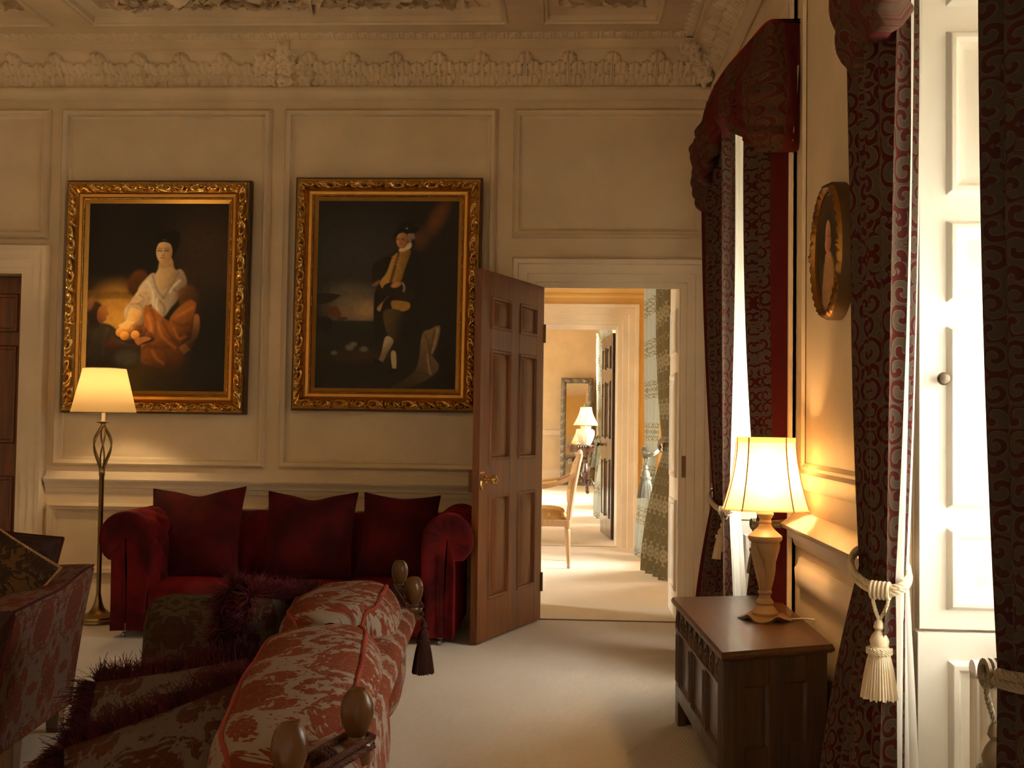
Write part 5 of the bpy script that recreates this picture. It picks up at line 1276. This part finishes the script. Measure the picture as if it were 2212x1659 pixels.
for px, py in ((118, 1579), (18, 1690)):
    p = P(px, py, z=0); m = MB(); m.hexa([(p[0]-.025, p[1]-.025, 0), (p[0]+.025, p[1]-.025, 0), (p[0]+.025, p[1]+.025, 0), (p[0]-.025, p[1]+.025, 0)], [(p[0]-.03, p[1]-.03, .14), (p[0]+.03, p[1]-.03, .14), (p[0]+.03, p[1]+.03, .14), (p[0]-.03, p[1]+.03, .14)]); m.obj('leg', M_LEGWOOD, ls, smooth=False, bevel=.003)
for sd in (.08, L2-.08):
    p = s2(sd, 1.9, 0); m = MB(); m.box(p[0]-.025, p[0]+.025, p[1]-.025, p[1]+.025, 0, .14); m.obj('leg', M_LEGWOOD, ls, smooth=False)
cushion('plum_back_cushion', 'plum damask cushion wedged behind the gold brocade cushion on the left sofa', P(36, 1222, y=4.05), vec(*(-w2), -.10), vec(-.05, .30, 1), .30, .25, .17, M_DAMDK, M_PIPED, .006, seed=31, pinch=.02)
cushion('gold_brocade_cushion', 'gold floral brocade cushion with corded edge in the corner of the left sofa', P(-78, 1262, y=3.78), vec(.78, .30, -.62), vec(.50, .36, .80), .46, .46, .15, M_GOLDC, plain('gold_cord', (.34, .17, .05), .5), .006, seed=32, pinch=.04, beaded=True)
# ------------------------------------------------------------------ curtains
def curtain(name, label, mat, A, B, z, flat, folds, amp, nside=-1, border=.07, group=None, lining=None, nu=150, nz=60, parent=None, phase=.4, part=None, tie_amp=.6, sharp=2.4, pat0=0.0):
    """A: outer edge, B: leading edge, each at top / tie / hem; z: heights of those"""
    zt, zi, zb = z; A, B = np.array(A, float), np.array(B, float)
    t = thing(name, label, 'curtain', (*((A[2]+B[2])/2), zb), group) if parent is None else parent
    u = np.linspace(0, 1, nu); rows, uvs = [], []
    for zz in np.concatenate([np.linspace(zt, zi, nz//2, endpoint=False), np.linspace(zi, zb, nz//2)]):
        if zz >= zi:
            q = (zt-zz)/(zt-zi); k = q**sharp; a, b = A[0]*(1-k)+A[1]*k, B[0]*(1-k)+B[1]*k; am = 1+(tie_amp-1)*k
        else:
            q = (zi-zz)/max(zi-zb, 1e-6); k = 1-(1-q)**1.7; a, b = A[1]*(1-k)+A[2]*k, B[1]*(1-k)+B[2]*k; am = tie_amp+(1-tie_amp)*k
        d = b-a; L = np.linalg.norm(d); n = np.array([-d[1], d[0]])/L*nside
        ph = 2*PI*folds*u+phase; w = np.sin(ph+.25*np.sin(zz*1.3))+.28*np.sin(2.03*ph+1.1+zz*.6)+.25*np.sin(.47*ph+2)
        w = np.sign(w)*np.abs(w)**.8
        p = a[None]+d[None]*(u+.35/(2*PI*folds)*np.sin(2*ph))[:, None]+n[None]*(amp*am*w)[:, None]
        rows.append(np.stack([p[:, 0], p[:, 1], np.full(nu, zz)], 1)); uvs.append(np.stack([u*flat-border, np.full(nu, zz)+pat0], 1))
    m = MB(); m.grid(np.array(rows), np.array(uvs).reshape(-1, 2))
    o = m.obj(part or 'drape', mat, t, angle=180)
    return t
Cgrp = 'crimson brocade curtains of the tall windows'
# far window
t = curtain('brocade_curtain', 'crimson brocade curtain at the far side of the window beside the doorway', M_CURT, [(.835, 6.36), (.885, 6.30), (.755, 6.10)], [(.795, 5.20), (.865, 5.72), (.835, 5.36)], (2.86, .86, .004), 1.5, 6, .035, group=Cgrp, phase=2.2)
curtain('', '', M_LINING, [(.815, 5.22), (.875, 5.72), (.845, 5.36)], [(.985, 5.62), (.95, 5.86), (.97, 5.70)], (2.86, .86, .004), .5, 2.5, .018, parent=t, part='lining')
t = curtain('brocade_curtain', 'crimson brocade curtain behind the table lamp, nearest the oval portrait', M_CURT, [(.932, 4.505), (.932, 4.52), (.93, 4.51)], [(.852, 5.12), (.90, 4.98), (.865, 5.14)], (2.86, .86, .004), 1.0, 3.0, .034, border=.19, group=Cgrp, phase=1.0)
# near window
t = curtain('brocade_curtain', 'crimson brocade curtain right of the oval portrait with a cream tassel hanging in front', M_CURT, [(.862, 3.17), (.874, 3.12), (.765, 3.15)], [(.842, 2.69), (.862, 2.83), (.828, 2.76)], (2.86, .875, .004), 1.35, 4.0, .046, border=.03, group=Cgrp, phase=.2, pat0=.1)
curtain('', '', M_LINING, [(.852, 2.70), (.868, 2.82), (.838, 2.755)], [(.930, 2.875), (.905, 2.89), (.935, 2.875)], (2.86, .875, .004), .5, 2.3, .014, parent=t, part='lining', tie_amp=.8)
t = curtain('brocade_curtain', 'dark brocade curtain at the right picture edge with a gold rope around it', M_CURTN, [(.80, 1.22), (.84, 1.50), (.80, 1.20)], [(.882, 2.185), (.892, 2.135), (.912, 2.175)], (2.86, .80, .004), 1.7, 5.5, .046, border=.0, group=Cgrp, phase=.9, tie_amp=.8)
# valances
def valance(label, y0, y1, bow, ztop, hem, knot):
    t = thing('swagged_valance', label, 'valance', (.8, (y0+y1)/2, ztop), 'swagged valances over the tall windows')
    path = spline([(XW-.005, y0), (.895, y0-.005), (.832, y0+.005), (.832-.4*bow, y0+(y1-y0)*.14), (.832-.85*bow, y0+(y1-y0)*.32), (.832-bow, (y0+y1)/2), (.832-.85*bow, y0+(y1-y0)*.68), (.832-.4*bow, y0+(y1-y0)*.86), (.832, y1-.005), (XW-.005, y1)], 150)
    seg = np.concatenate([[0], np.cumsum(np.linalg.norm(np.diff(path, axis=0), axis=1))]); L = seg[-1]; n = len(path)
    T = np.gradient(path, axis=0); T /= np.linalg.norm(T, axis=1, keepdims=True); N = np.stack([-T[:, 1], T[:, 0]], 1)
    rows, uv = [], []
    zh = np.interp(seg/L, [h[0] for h in hem], [h[1] for h in hem])
    k9 = np.ones(7)/7; zh = np.convolve(np.pad(zh, 3, mode='edge'), k9, 'valid')
    for v in np.linspace(0, 1, 52):
        z = ztop+(zh-ztop)*v
        sk = (seg/L-knot)/.16
        fold = np.zeros(n)
        for j, (c, w) in enumerate(((.45, .10), (.62, .09), (.78, .08), (.92, .06))):
            sag = c+.16*np.cos((seg/L-.55)*2*PI*1.4)*.5
            fold += .034*np.exp(-((v-sag)/w)**2)
        pinch = np.exp(-sk**2)
        fold = fold*(1-.7*pinch)+.02*np.sin(seg*34)*sm(.1, .5, v)*(.35+pinch)
        belly = .038*np.sin(PI*min(1, v*1.05))**1.3*(1-pinch*.9)
        off = belly+fold*sm(.05, .35, v)+.008*np.sin(seg*21+v*3)
        end = sm(0, .06, np.minimum(seg, L-seg)); off = off*(.15+.85*end)
        rows.append(np.stack([path[:, 0]+N[:, 0]*off, path[:, 1]+N[:, 1]*off, z], 1)); uv.append(np.stack([seg, z], 1))
    # the hem turns under
    last = rows[-1]; rows.append(last+np.stack([-N[:, 0]*.045, -N[:, 1]*.045, np.full(n, -.004)], 1)); uv.append(uv[-1]); rows.append(last+np.stack([-N[:, 0]*.07, -N[:, 1]*.07, np.full(n, .03)], 1)); uv.append(uv[-1])
    m = MB(); m.grid(np.array(rows), np.array(uv).reshape(-1, 2)); m.obj('swag', M_VAL, t, angle=180)
    m = MB(); k = [i for i in range(0, n, 2)]; tp = np.array([[path[i, 0], path[i, 1], ztop] for i in k]); bk = np.array([[XW-.002, path[i, 1], ztop] for i in k]); m.grid(np.array([tp, bk])); m.grid(np.array([tp+[0, 0, .012], bk+[0, 0, .012]])); m.grid(np.array([tp, tp+[0, 0, .012]])); m.obj('pelmet_board', M_REDLIN, t)
    return t, path, seg, zh
t, path, seg, zh = valance('crimson swagged valance over the window beside the doorway', 4.47, 6.42, .105, 2.965, [(0, 2.43), (.05, 2.43), (.11, 2.44), (.17, 2.52), (.25, 2.60), (.33, 2.76), (.40, 2.70), (.50, 2.63), (.62, 2.60), (.72, 2.61), (.84, 2.66), (.92, 2.52), (1, 2.46)], .31)
m = MB(); m.tube([(XW-.012, 4.452, 2.78), (XW-.022, 4.450, 2.62), (XW-.036, 4.448, 2.46)], .004, 6); m.obj('edge_braid', M_TASSEL, t)
m = MB(); c = P(1608, 232, y=4.86)
for k in range(16):
    a = k*2*PI/16; m.tube(spline([c+vec(-.03, 0, 0), c+vec(-.055, .05*math.cos(a), .05*math.sin(a)), c+vec(-.02, .085*math.cos(a), .085*math.sin(a))], 10), [.012]*10 if False else .014, 8)
m.obj('rosette', M_VAL, t)
t, path, seg, zh = valance('crimson swagged valance over the near window, cut by the top picture edge', 1.12, 3.085, .11, 2.965, [(0, 2.30), (.12, 2.34), (.3, 2.46), (.45, 2.36), (.60, 2.24), (.72, 2.245), (.82, 2.28), (.88, 2.34), (.915, 2.26), (.94, 2.20), (.965, 2.25), (1, 2.30)], .35)

# tie-backs: twisted rope round the drape and a silk tassel
def tieback(name, label, cx, cy, rx, ry, z, tilt, q_knot, R, mat, tas=None, group='tasselled rope tiebacks'):
    t = thing(name, label, 'tieback', (cx, cy, z), group)
    def ring(q, dz=0, k=1): return np.array([cx+rx*k*math.cos(q), cy+ry*k*math.sin(q), z-tilt*math.cos(q-q_knot)+dz])
    m = MB()
    for dz, k in ((0, 1), (-R*1.7, 1.03)): rope(m, np.array([ring(q, dz, k) for q in np.linspace(q_knot, q_knot+2*PI, 60)]), R, 3, R*4.2)
    m.obj('rope', mat, t)
    kp = ring(q_knot, -R*.8, 1.06)
    if tas:
        Rt, Lt, drop = tas
        m = MB(); rad = np.array([math.cos(q_knot), math.sin(q_knot), 0]); tg = np.array([-rad[1], rad[0], 0])
        for k in range(5):
            c = kp+tg*(k-2)*R*1.25
            m.tube([c+R*1.9*(math.cos(a)*rad+math.sin(a)*np.array([0, 0, 1.25])) for a in np.linspace(0, 2*PI, 14, endpoint=False)], R*.62, 6, True)
        top = kp+rad*R*.8+np.array([0, 0, -drop])
        for s in (-1, 1): rope(m, spline([kp+tg*s*R*2.4, kp+tg*s*R*2.0+np.array([0, 0, -drop*.5]), top+np.array([0, 0, -.004])], 14), R*.6, 3, R*3)
        m.obj('knot', mat, t)
        mh, ms = MB(), MB(); tassel(mh, ms, tuple(top), Rt, Lt)
        o = mh.obj('tassel', mat, t); ms.obj('tassel_skirt', mat, o)
        m = MB()
        for zz in (.375, .40, .425): rope(m, [top+np.array([Rt*.66*math.cos(a), Rt*.66*math.sin(a), -Lt*zz]) for a in np.linspace(0, 2*PI, 30)], Rt*.09, 2, Rt*.4)
        m.obj('tassel_collar', mat, o)
    return t
tieback('tasselled_tieback', 'cream rope tieback with a large silk tassel, on the curtain nearest the chest', .862, 2.975, .062, .160, .895, .040, math.radians(236), .0085, M_TASSEL, (.045, .20, .075))
tieback('tasselled_tieback', 'cream rope tieback with a silk tassel, half hidden by the lamp shade', .878, 6.01, .05, .32, .865, .04, math.radians(238), .009, M_TASSEL, (.058, .19, .06))
tieback('tasselled_tieback', 'old gold rope tieback on the dark curtain at the right picture edge', .880, 1.84, .058, .345, .855, .065, math.radians(95), .0105, M_TASSELD, (.05, .25, .10))
tieback('tasselled_tieback', 'dim gold rope tieback on the curtain directly behind the lamp stem', .912, 4.75, .055, .30, .85, .03, math.radians(100), .009, M_TASSELD, (.04, .18, .05))

# radiator under the near window
rd = thing('column_radiator', 'white column radiator in the recess of the near window', 'radiator', (1.03, 2.2, 0))
for i in range(14):
    y = 2.635-.062*i; m = MB()
    for x in (.995, 1.035, 1.075): m.tube(spline([(x, y, .10), (x, y, .14), (x, y, .64), (x, y, .675)], 12), .016, 10)
    m.tube([(.985, y, .695), (1.085, y, .695)], .022, 12); m.tube([(.985, y, .085), (1.085, y, .085)], .022, 12)
    m.obj('section', M_RAD, rd)
for y in (2.60, 1.86):
    m = MB(); m.box(1.0, 1.07, y-.02, y+.02, 0, .08); m.obj('foot', M_RAD, rd, smooth=False)
# ------------------------------------------------------------------ seen through the doorway: second room
ac = thing('carved_armchair', 'limed beech armchair with gold silk seat in the second room', 'armchair', (-.22, 9.62, 0))
AX, AY0, AY1 = .06, 9.36, 9.92
for y in (AY0+.03, AY1-.03):
    m = MB(); m.lathe([(.011, 0), (.016, .012), (.012, .03), (.015, .05), (.023, .28), (.026, .33), (.020, .345), (.028, .36), (.028, .40)], (AX-.03 if y < 9.6 else AX-.03, y, 0), 16, squash=lambda G: G+np.stack([.05*(.4-G[..., 2]).clip(0)*.8, 0*G[..., 0], 0*G[..., 0]], -1)); m.obj('leg', M_CHAIR, ac)
for y in (AY0+.03, AY1-.03):
    m = MB(); m.lathe([(.011, 0), (.016, .012), (.012, .03), (.015, .05), (.023, .28), (.026, .33), (.020, .345), (.028, .36), (.028, .40)], (AX-.55, y, 0), 16); m.obj('leg', M_CHAIR, ac)
m = MB(); m.box(AX-.59, AX-.01, AY0, AY1, .365, .425); m.obj('seat_rail', M_CHAIR, ac, bevel=.006, smooth=False)
m = MB(); U, V = np.meshgrid(np.linspace(-1, 1, 20), np.linspace(-1, 1, 20), indexing='ij')
m.grid(np.stack([AX-.31+.28*U, (AY0+AY1)/2+.265*V, .425+.10*((1-U**6)*(1-V**6)).clip(0)**.5*(1-.18*(U**2+V**2)*.5)], -1), np.stack([U*.28, V*.27], -1)); m.obj('seat_pad', M_CHAIRF, ac)
def bk(z): return AX-.02+(z-.40)*.115+.03*((z-.4)/.6)**2
for y in (AY0+.025, AY1-.025):
    m = MB(); m.tube([(bk(z), y, z) for z in np.linspace(.38, 1.0, 12)], .024, 10); m.obj('back_post', M_CHAIR, ac)
m = MB(); m.tube(spline([(bk(.985), AY0+.02, .985), (bk(1.0), AY0+.12, 1.005), (bk(1.0), 9.64, 1.015), (bk(1.0), AY1-.12, 1.005), (bk(.985), AY1-.02, .985)], 20), .022, 10); m.obj('crest_rail', M_CHAIR, ac)
m = MB(); m.tube([(bk(.52), AY0+.02, .52), (bk(.52), AY1-.02, .52)], .018, 8); m.obj('lower_rail', M_CHAIR, ac)
m = MB(); Z, Y = np.meshgrid(np.linspace(.54, .985, 16), np.linspace(-1, 1, 16), indexing='ij'); X = np.array([[bk(z) for z in r] for r in Z]); q = ((1-Y**4)*(1-(((Z-.762)/.225)**4))).clip(0)**.5
m.grid(np.stack([X-.045*q-.005, 9.64+.245*Y, Z], -1), np.stack([Y*.25, Z], -1)); m.grid(np.stack([X+.025*q, 9.64+.245*Y, Z], -1), np.stack([Y*.25, Z], -1)); m.obj('back_pad', M_CHAIRF, ac)
for y in (AY0+.02, AY1-.02):
    m = MB(); m.tube(spline([(bk(.83), y, .83), (bk(.80)-.10, y-.01, .765), (AX-.22, y-.02, .715), (AX-.34, y-.02, .71), (AX-.40, y-.02, .70), (AX-.41, y-.02, .66), (AX-.38, y-.01, .56), (AX-.42, y, .42)], 40), [.017]*1 if False else .019, 10); m.obj('arm', M_CHAIR, ac)
    m = MB(); m.tube(spline([(AX-.12, y-.015, .752), (AX-.22, y-.02, .737), (AX-.32, y-.02, .728)], 10), [.010, .02, .024, .024, .024, .024, .024, .02, .012][:9] if False else .020, 10); m.obj('arm_pad', M_CHAIRF, ac)
g2 = 'leaf patterned curtains of the second room'
t = curtain('leaf_curtain', 'olive leaf patterned curtain seen through the doorway, nearest the doorway', M_OLIVE, [(.845, 8.62), (.86, 8.72), (.845, 8.66)], [(.83, 9.48), (.85, 9.02), (.705, 9.34)], (2.60, 1.05, .004), 1.3, 3.6, .035, border=0, group=g2, phase=.5)
t = curtain('leaf_curtain', 'pale blue grey leaf patterned curtain seen through the doorway, beyond the olive one', M_PALE, [(.795, 10.52), (.79, 10.40), (.705, 10.42)], [(.865, 9.70), (.845, 9.95), (.79, 9.98)], (2.60, 1.05, .004), 1.1, 3.2, .03, border=0, group=g2, phase=2.4)
tieback('tasselled_tieback', 'grey green tasselled rope on the pale blue curtain in the second room', .815, 10.18, .075, .30, 1.04, .05, math.radians(225), .010, M_SILVER, (.072, .30, .09))
tieback('tasselled_tieback', 'olive rope around the leaf curtain nearest the doorway', .85, 8.86, .07, .24, 1.10, .06, math.radians(60), .012, M_TASSELD, None)
# ------------------------------------------------------------------ third room
d3 = structure(thing('door_3', None, None, (.5, 12.1, 0)))
ha, hb = np.array([.512, 11.73]), np.array([.425, 12.55]); d_ = (hb-ha)/np.linalg.norm(hb-ha); n_ = np.array([-d_[1], d_[0]]); W3 = np.linalg.norm(hb-ha)
f3 = lambda x, z, o: (*(ha+d_*x+n_*o), z)
m = MB(); m.hexa([f3(0, .01, -.05), f3(W3, .01, -.05), f3(W3, .01, 0), f3(0, .01, 0)], [f3(0, 2.27, -.05), f3(W3, 2.27, -.05), f3(W3, 2.27, 0), f3(0, 2.27, 0)])
m.obj('door_leaf', M_DARKDOOR, d3, smooth=False, bevel=.002)
for z0, z1 in ((.22, .88), (1.10, 1.75), (1.88, 2.14)):
    for x0, x1 in ((.11, W3/2-.05), (W3/2+.05, W3-.11)):
        m = MB(); m.rects(f3, x0, x1, z0, z1, [(0, 0), (.008, .012), (.022, .012), (.03, .002), (.04, .002), (.06, .008)], True); m.obj('door_panel', M_DARKDOOR, d3)
turned([(.022, 0), (.022, .004), (.009, .01), (.009, .03), (.024, .045), (.026, .06), (.012, .07), (.001, .071)], f3(W3-.08, 1.03, 0), (*n_, 0), 'door_knob', M_DARKBRASS, d3)
t = curtain('leaf_curtain', 'grey green curtain half hidden by the dark door of the third room', M_PALE, [(.575, 13.6), (.575, 13.65), (.565, 13.6)], [(.50, 14.9), (.53, 14.3), (.42, 14.7)], (2.6, 1.05, .004), 1.2, 4, .03, border=0, group='leaf patterned curtains of the third room', phase=.5)
t = curtain('leaf_curtain', 'pale curtain beside the round table in the third room', M_PALE, [(.545, 16.6), (.55, 16.5), (.52, 16.5)], [(.48, 15.7), (.52, 15.9), (.46, 15.8)], (2.6, 1.05, .004), 1.0, 4, .03, border=0, group='leaf patterned curtains of the third room', phase=1.5)
tieback('tasselled_tieback', 'silver tasselled rope on the pale curtain of the third room', .525, 16.2, .06, .34, 1.06, .05, math.radians(215), .012, M_SILVER, (.07, .30, .08))
# leaning mirror
YM = 22.0
mt = thing('leaning_mirror', 'tall mirror in carved grey frame leaning on the far wall behind the lit lamp', 'mirror', (.24, YM, 0))
mw0, mw1, mh = -.10, .585, 2.22
fmz = lambda x, z, o: (x, YM-.10+.16*(z/mh)-o, z)
m = MB()
for side in range(4):
    G = []
    for k in range(11):
        ins = .015+.105*k/10; out = .045+.03*math.sin(PI*k/10); c4 = [(mw0+ins, ins+.004), (mw1-ins, ins+.004), (mw1-ins, mh-ins), (mw0+ins, mh-ins)]; a, b = c4[side], c4[(side+1) % 4]; L = math.hypot(b[0]-a[0], b[1]-a[1]); n = int([mw1-mw0, mh][side % 2]/.018)
        G.append([fmz(a[0]+(b[0]-a[0])*q, a[1]+(b[1]-a[1])*q, out+.014*math.sin(q*L*38+k*.9)*math.sin(PI*k/10)+.02*math.exp(-((min(q, 1-q)*L-.06)/.05)**2)) for q in np.linspace(0, 1, n)])
    m.grid(np.array(G))
m.rects(fmz, mw0+.01, mw1-.01, .002, mh-.01, [(0, 0), (0, .045), (.01, .045)], False); m.obj('mirror_frame', M_MIRF, mt, angle=70)
m = MB(); m.add([fmz(mw0+.11, .11, .03), fmz(mw1-.11, .11, .03), fmz(mw1-.11, mh-.11, .03), fmz(mw0+.11, mh-.11, .03)], [(0, 1, 2, 3)]); m.obj('mirror_glass', M_MIRROR, mt, smooth=False)
# pedestal table and lamp
TX, TY, TZ = P(1265, 960, y=19.0)[0], 19.0, .885
tb = thing('pedestal_table', 'dark mahogany tripod table with gadrooned edge in the third room', 'table', (TX, TY, 0))
m = MB(); m.lathe([(.001, TZ), (.30, TZ), (.325, TZ-.008), (.33, TZ-.02), (.30, TZ-.035), (.29, TZ-.12), (.001, TZ-.125)], (TX, TY, 0), 48); m.obj('table_top', M_TABLE, tb)
m = MB()
for k in range(44):
    a = k*2*PI/44; m.tube([(TX+.318*math.cos(a-.05), TY+.318*math.sin(a-.05), TZ-.004), (TX+.335*math.cos(a), TY+.335*math.sin(a), TZ-.018), (TX+.318*math.cos(a+.05), TY+.318*math.sin(a+.05), TZ-.032)], .014, 6)
m.obj('gadrooned_edge', M_TABLE, tb)
m = MB(); m.lathe([(.05, .20), (.055, .26), (.04, .30), (.065, .36), (.07, .42), (.045, .50), (.035, .56), (.06, .60), (.06, .64), (.04, .66), (.09, TZ-.12)], (TX, TY, 0), 24); m.obj('pedestal', M_TABLE, tb)
for k in range(3):
    a = k*2*PI/3+3.5; dx, dy = math.cos(a), math.sin(a)
    m = MB(); m.tube(spline([(TX+.03*dx, TY+.03*dy, .30), (TX+.12*dx, TY+.12*dy, .27), (TX+.22*dx, TY+.22*dy, .14), (TX+.27*dx, TY+.27*dy, .04), (TX+.34*dx, TY+.34*dy, .03)], 24), .030, 10); m.obj('leg', M_TABLE, tb)
vl = thing('table_lamp', 'lit table lamp with a ribbed cream pot base on the round table', 'table lamp', (TX, TY, TZ))
m = MB(); n = 72; prof = np.array([(.075, 0), (.09, .015), (.12, .08), (.148, .16), (.155, .21), (.145, .26), (.11, .285), (.085, .30), (.10, .325), (.09, .335), (.001, .335)])
ps = spline(prof, 50); A = np.linspace(0, 2*PI, n, endpoint=False); R = ps[:, :1]*(1+.035*np.sin(A*12)[None]*np.exp(-((ps[:, 1:]-.12)/.10)**2))+.008*np.exp(-((ps[:, 1:]-.235-.018*np.cos(A*8)[None])/.012)**2)
m.grid(np.stack([TX+R*np.cos(A), TY+R*np.sin(A), TZ+ps[:, 1:]+0*A[None]], -1), None, cv=True); m.obj('pot_base', M_POT, vl)
m = MB(); m.lathe([(.012, TZ+.33), (.012, TZ+.42), (.018, TZ+.425)], (TX, TY, 0), 12); m.obj('lamp_neck', M_BRASS, vl)
m = MB(); lp = []
for q in np.linspace(0, 1, 10):
    k = (1-q)**1.5; lp.append([(TX+(.095+.125*k)*math.cos(a), TY+(.095+.125*k)*math.sin(a), TZ+.355+.315*q) for a in np.linspace(0, 2*PI, 48, endpoint=False)])
lp = np.array(lp); m.grid(lp, None, cv=True); o = m.obj('lamp_shade', M_SHADE, vl)
m = MB()
for i in range(0, 48, 6): m.tube(lp[:, i], .005, 5)
m.tube(lp[0], .006, 6, True); m.tube(lp[-1], .006, 6, True); m.obj('shade_rib', M_SHADEB, o)
m = MB(); m.lathe([(.014, 0), (.03, .05), (.02, .08), (.001, .09)], (TX, TY, TZ+.43), 12); m.obj('bulb', M_BULB, vl)
point_light('far_lamp_bulb', (TX, TY, TZ+.49), LAMP_FAR, (1, .66, .32), .03, vl)
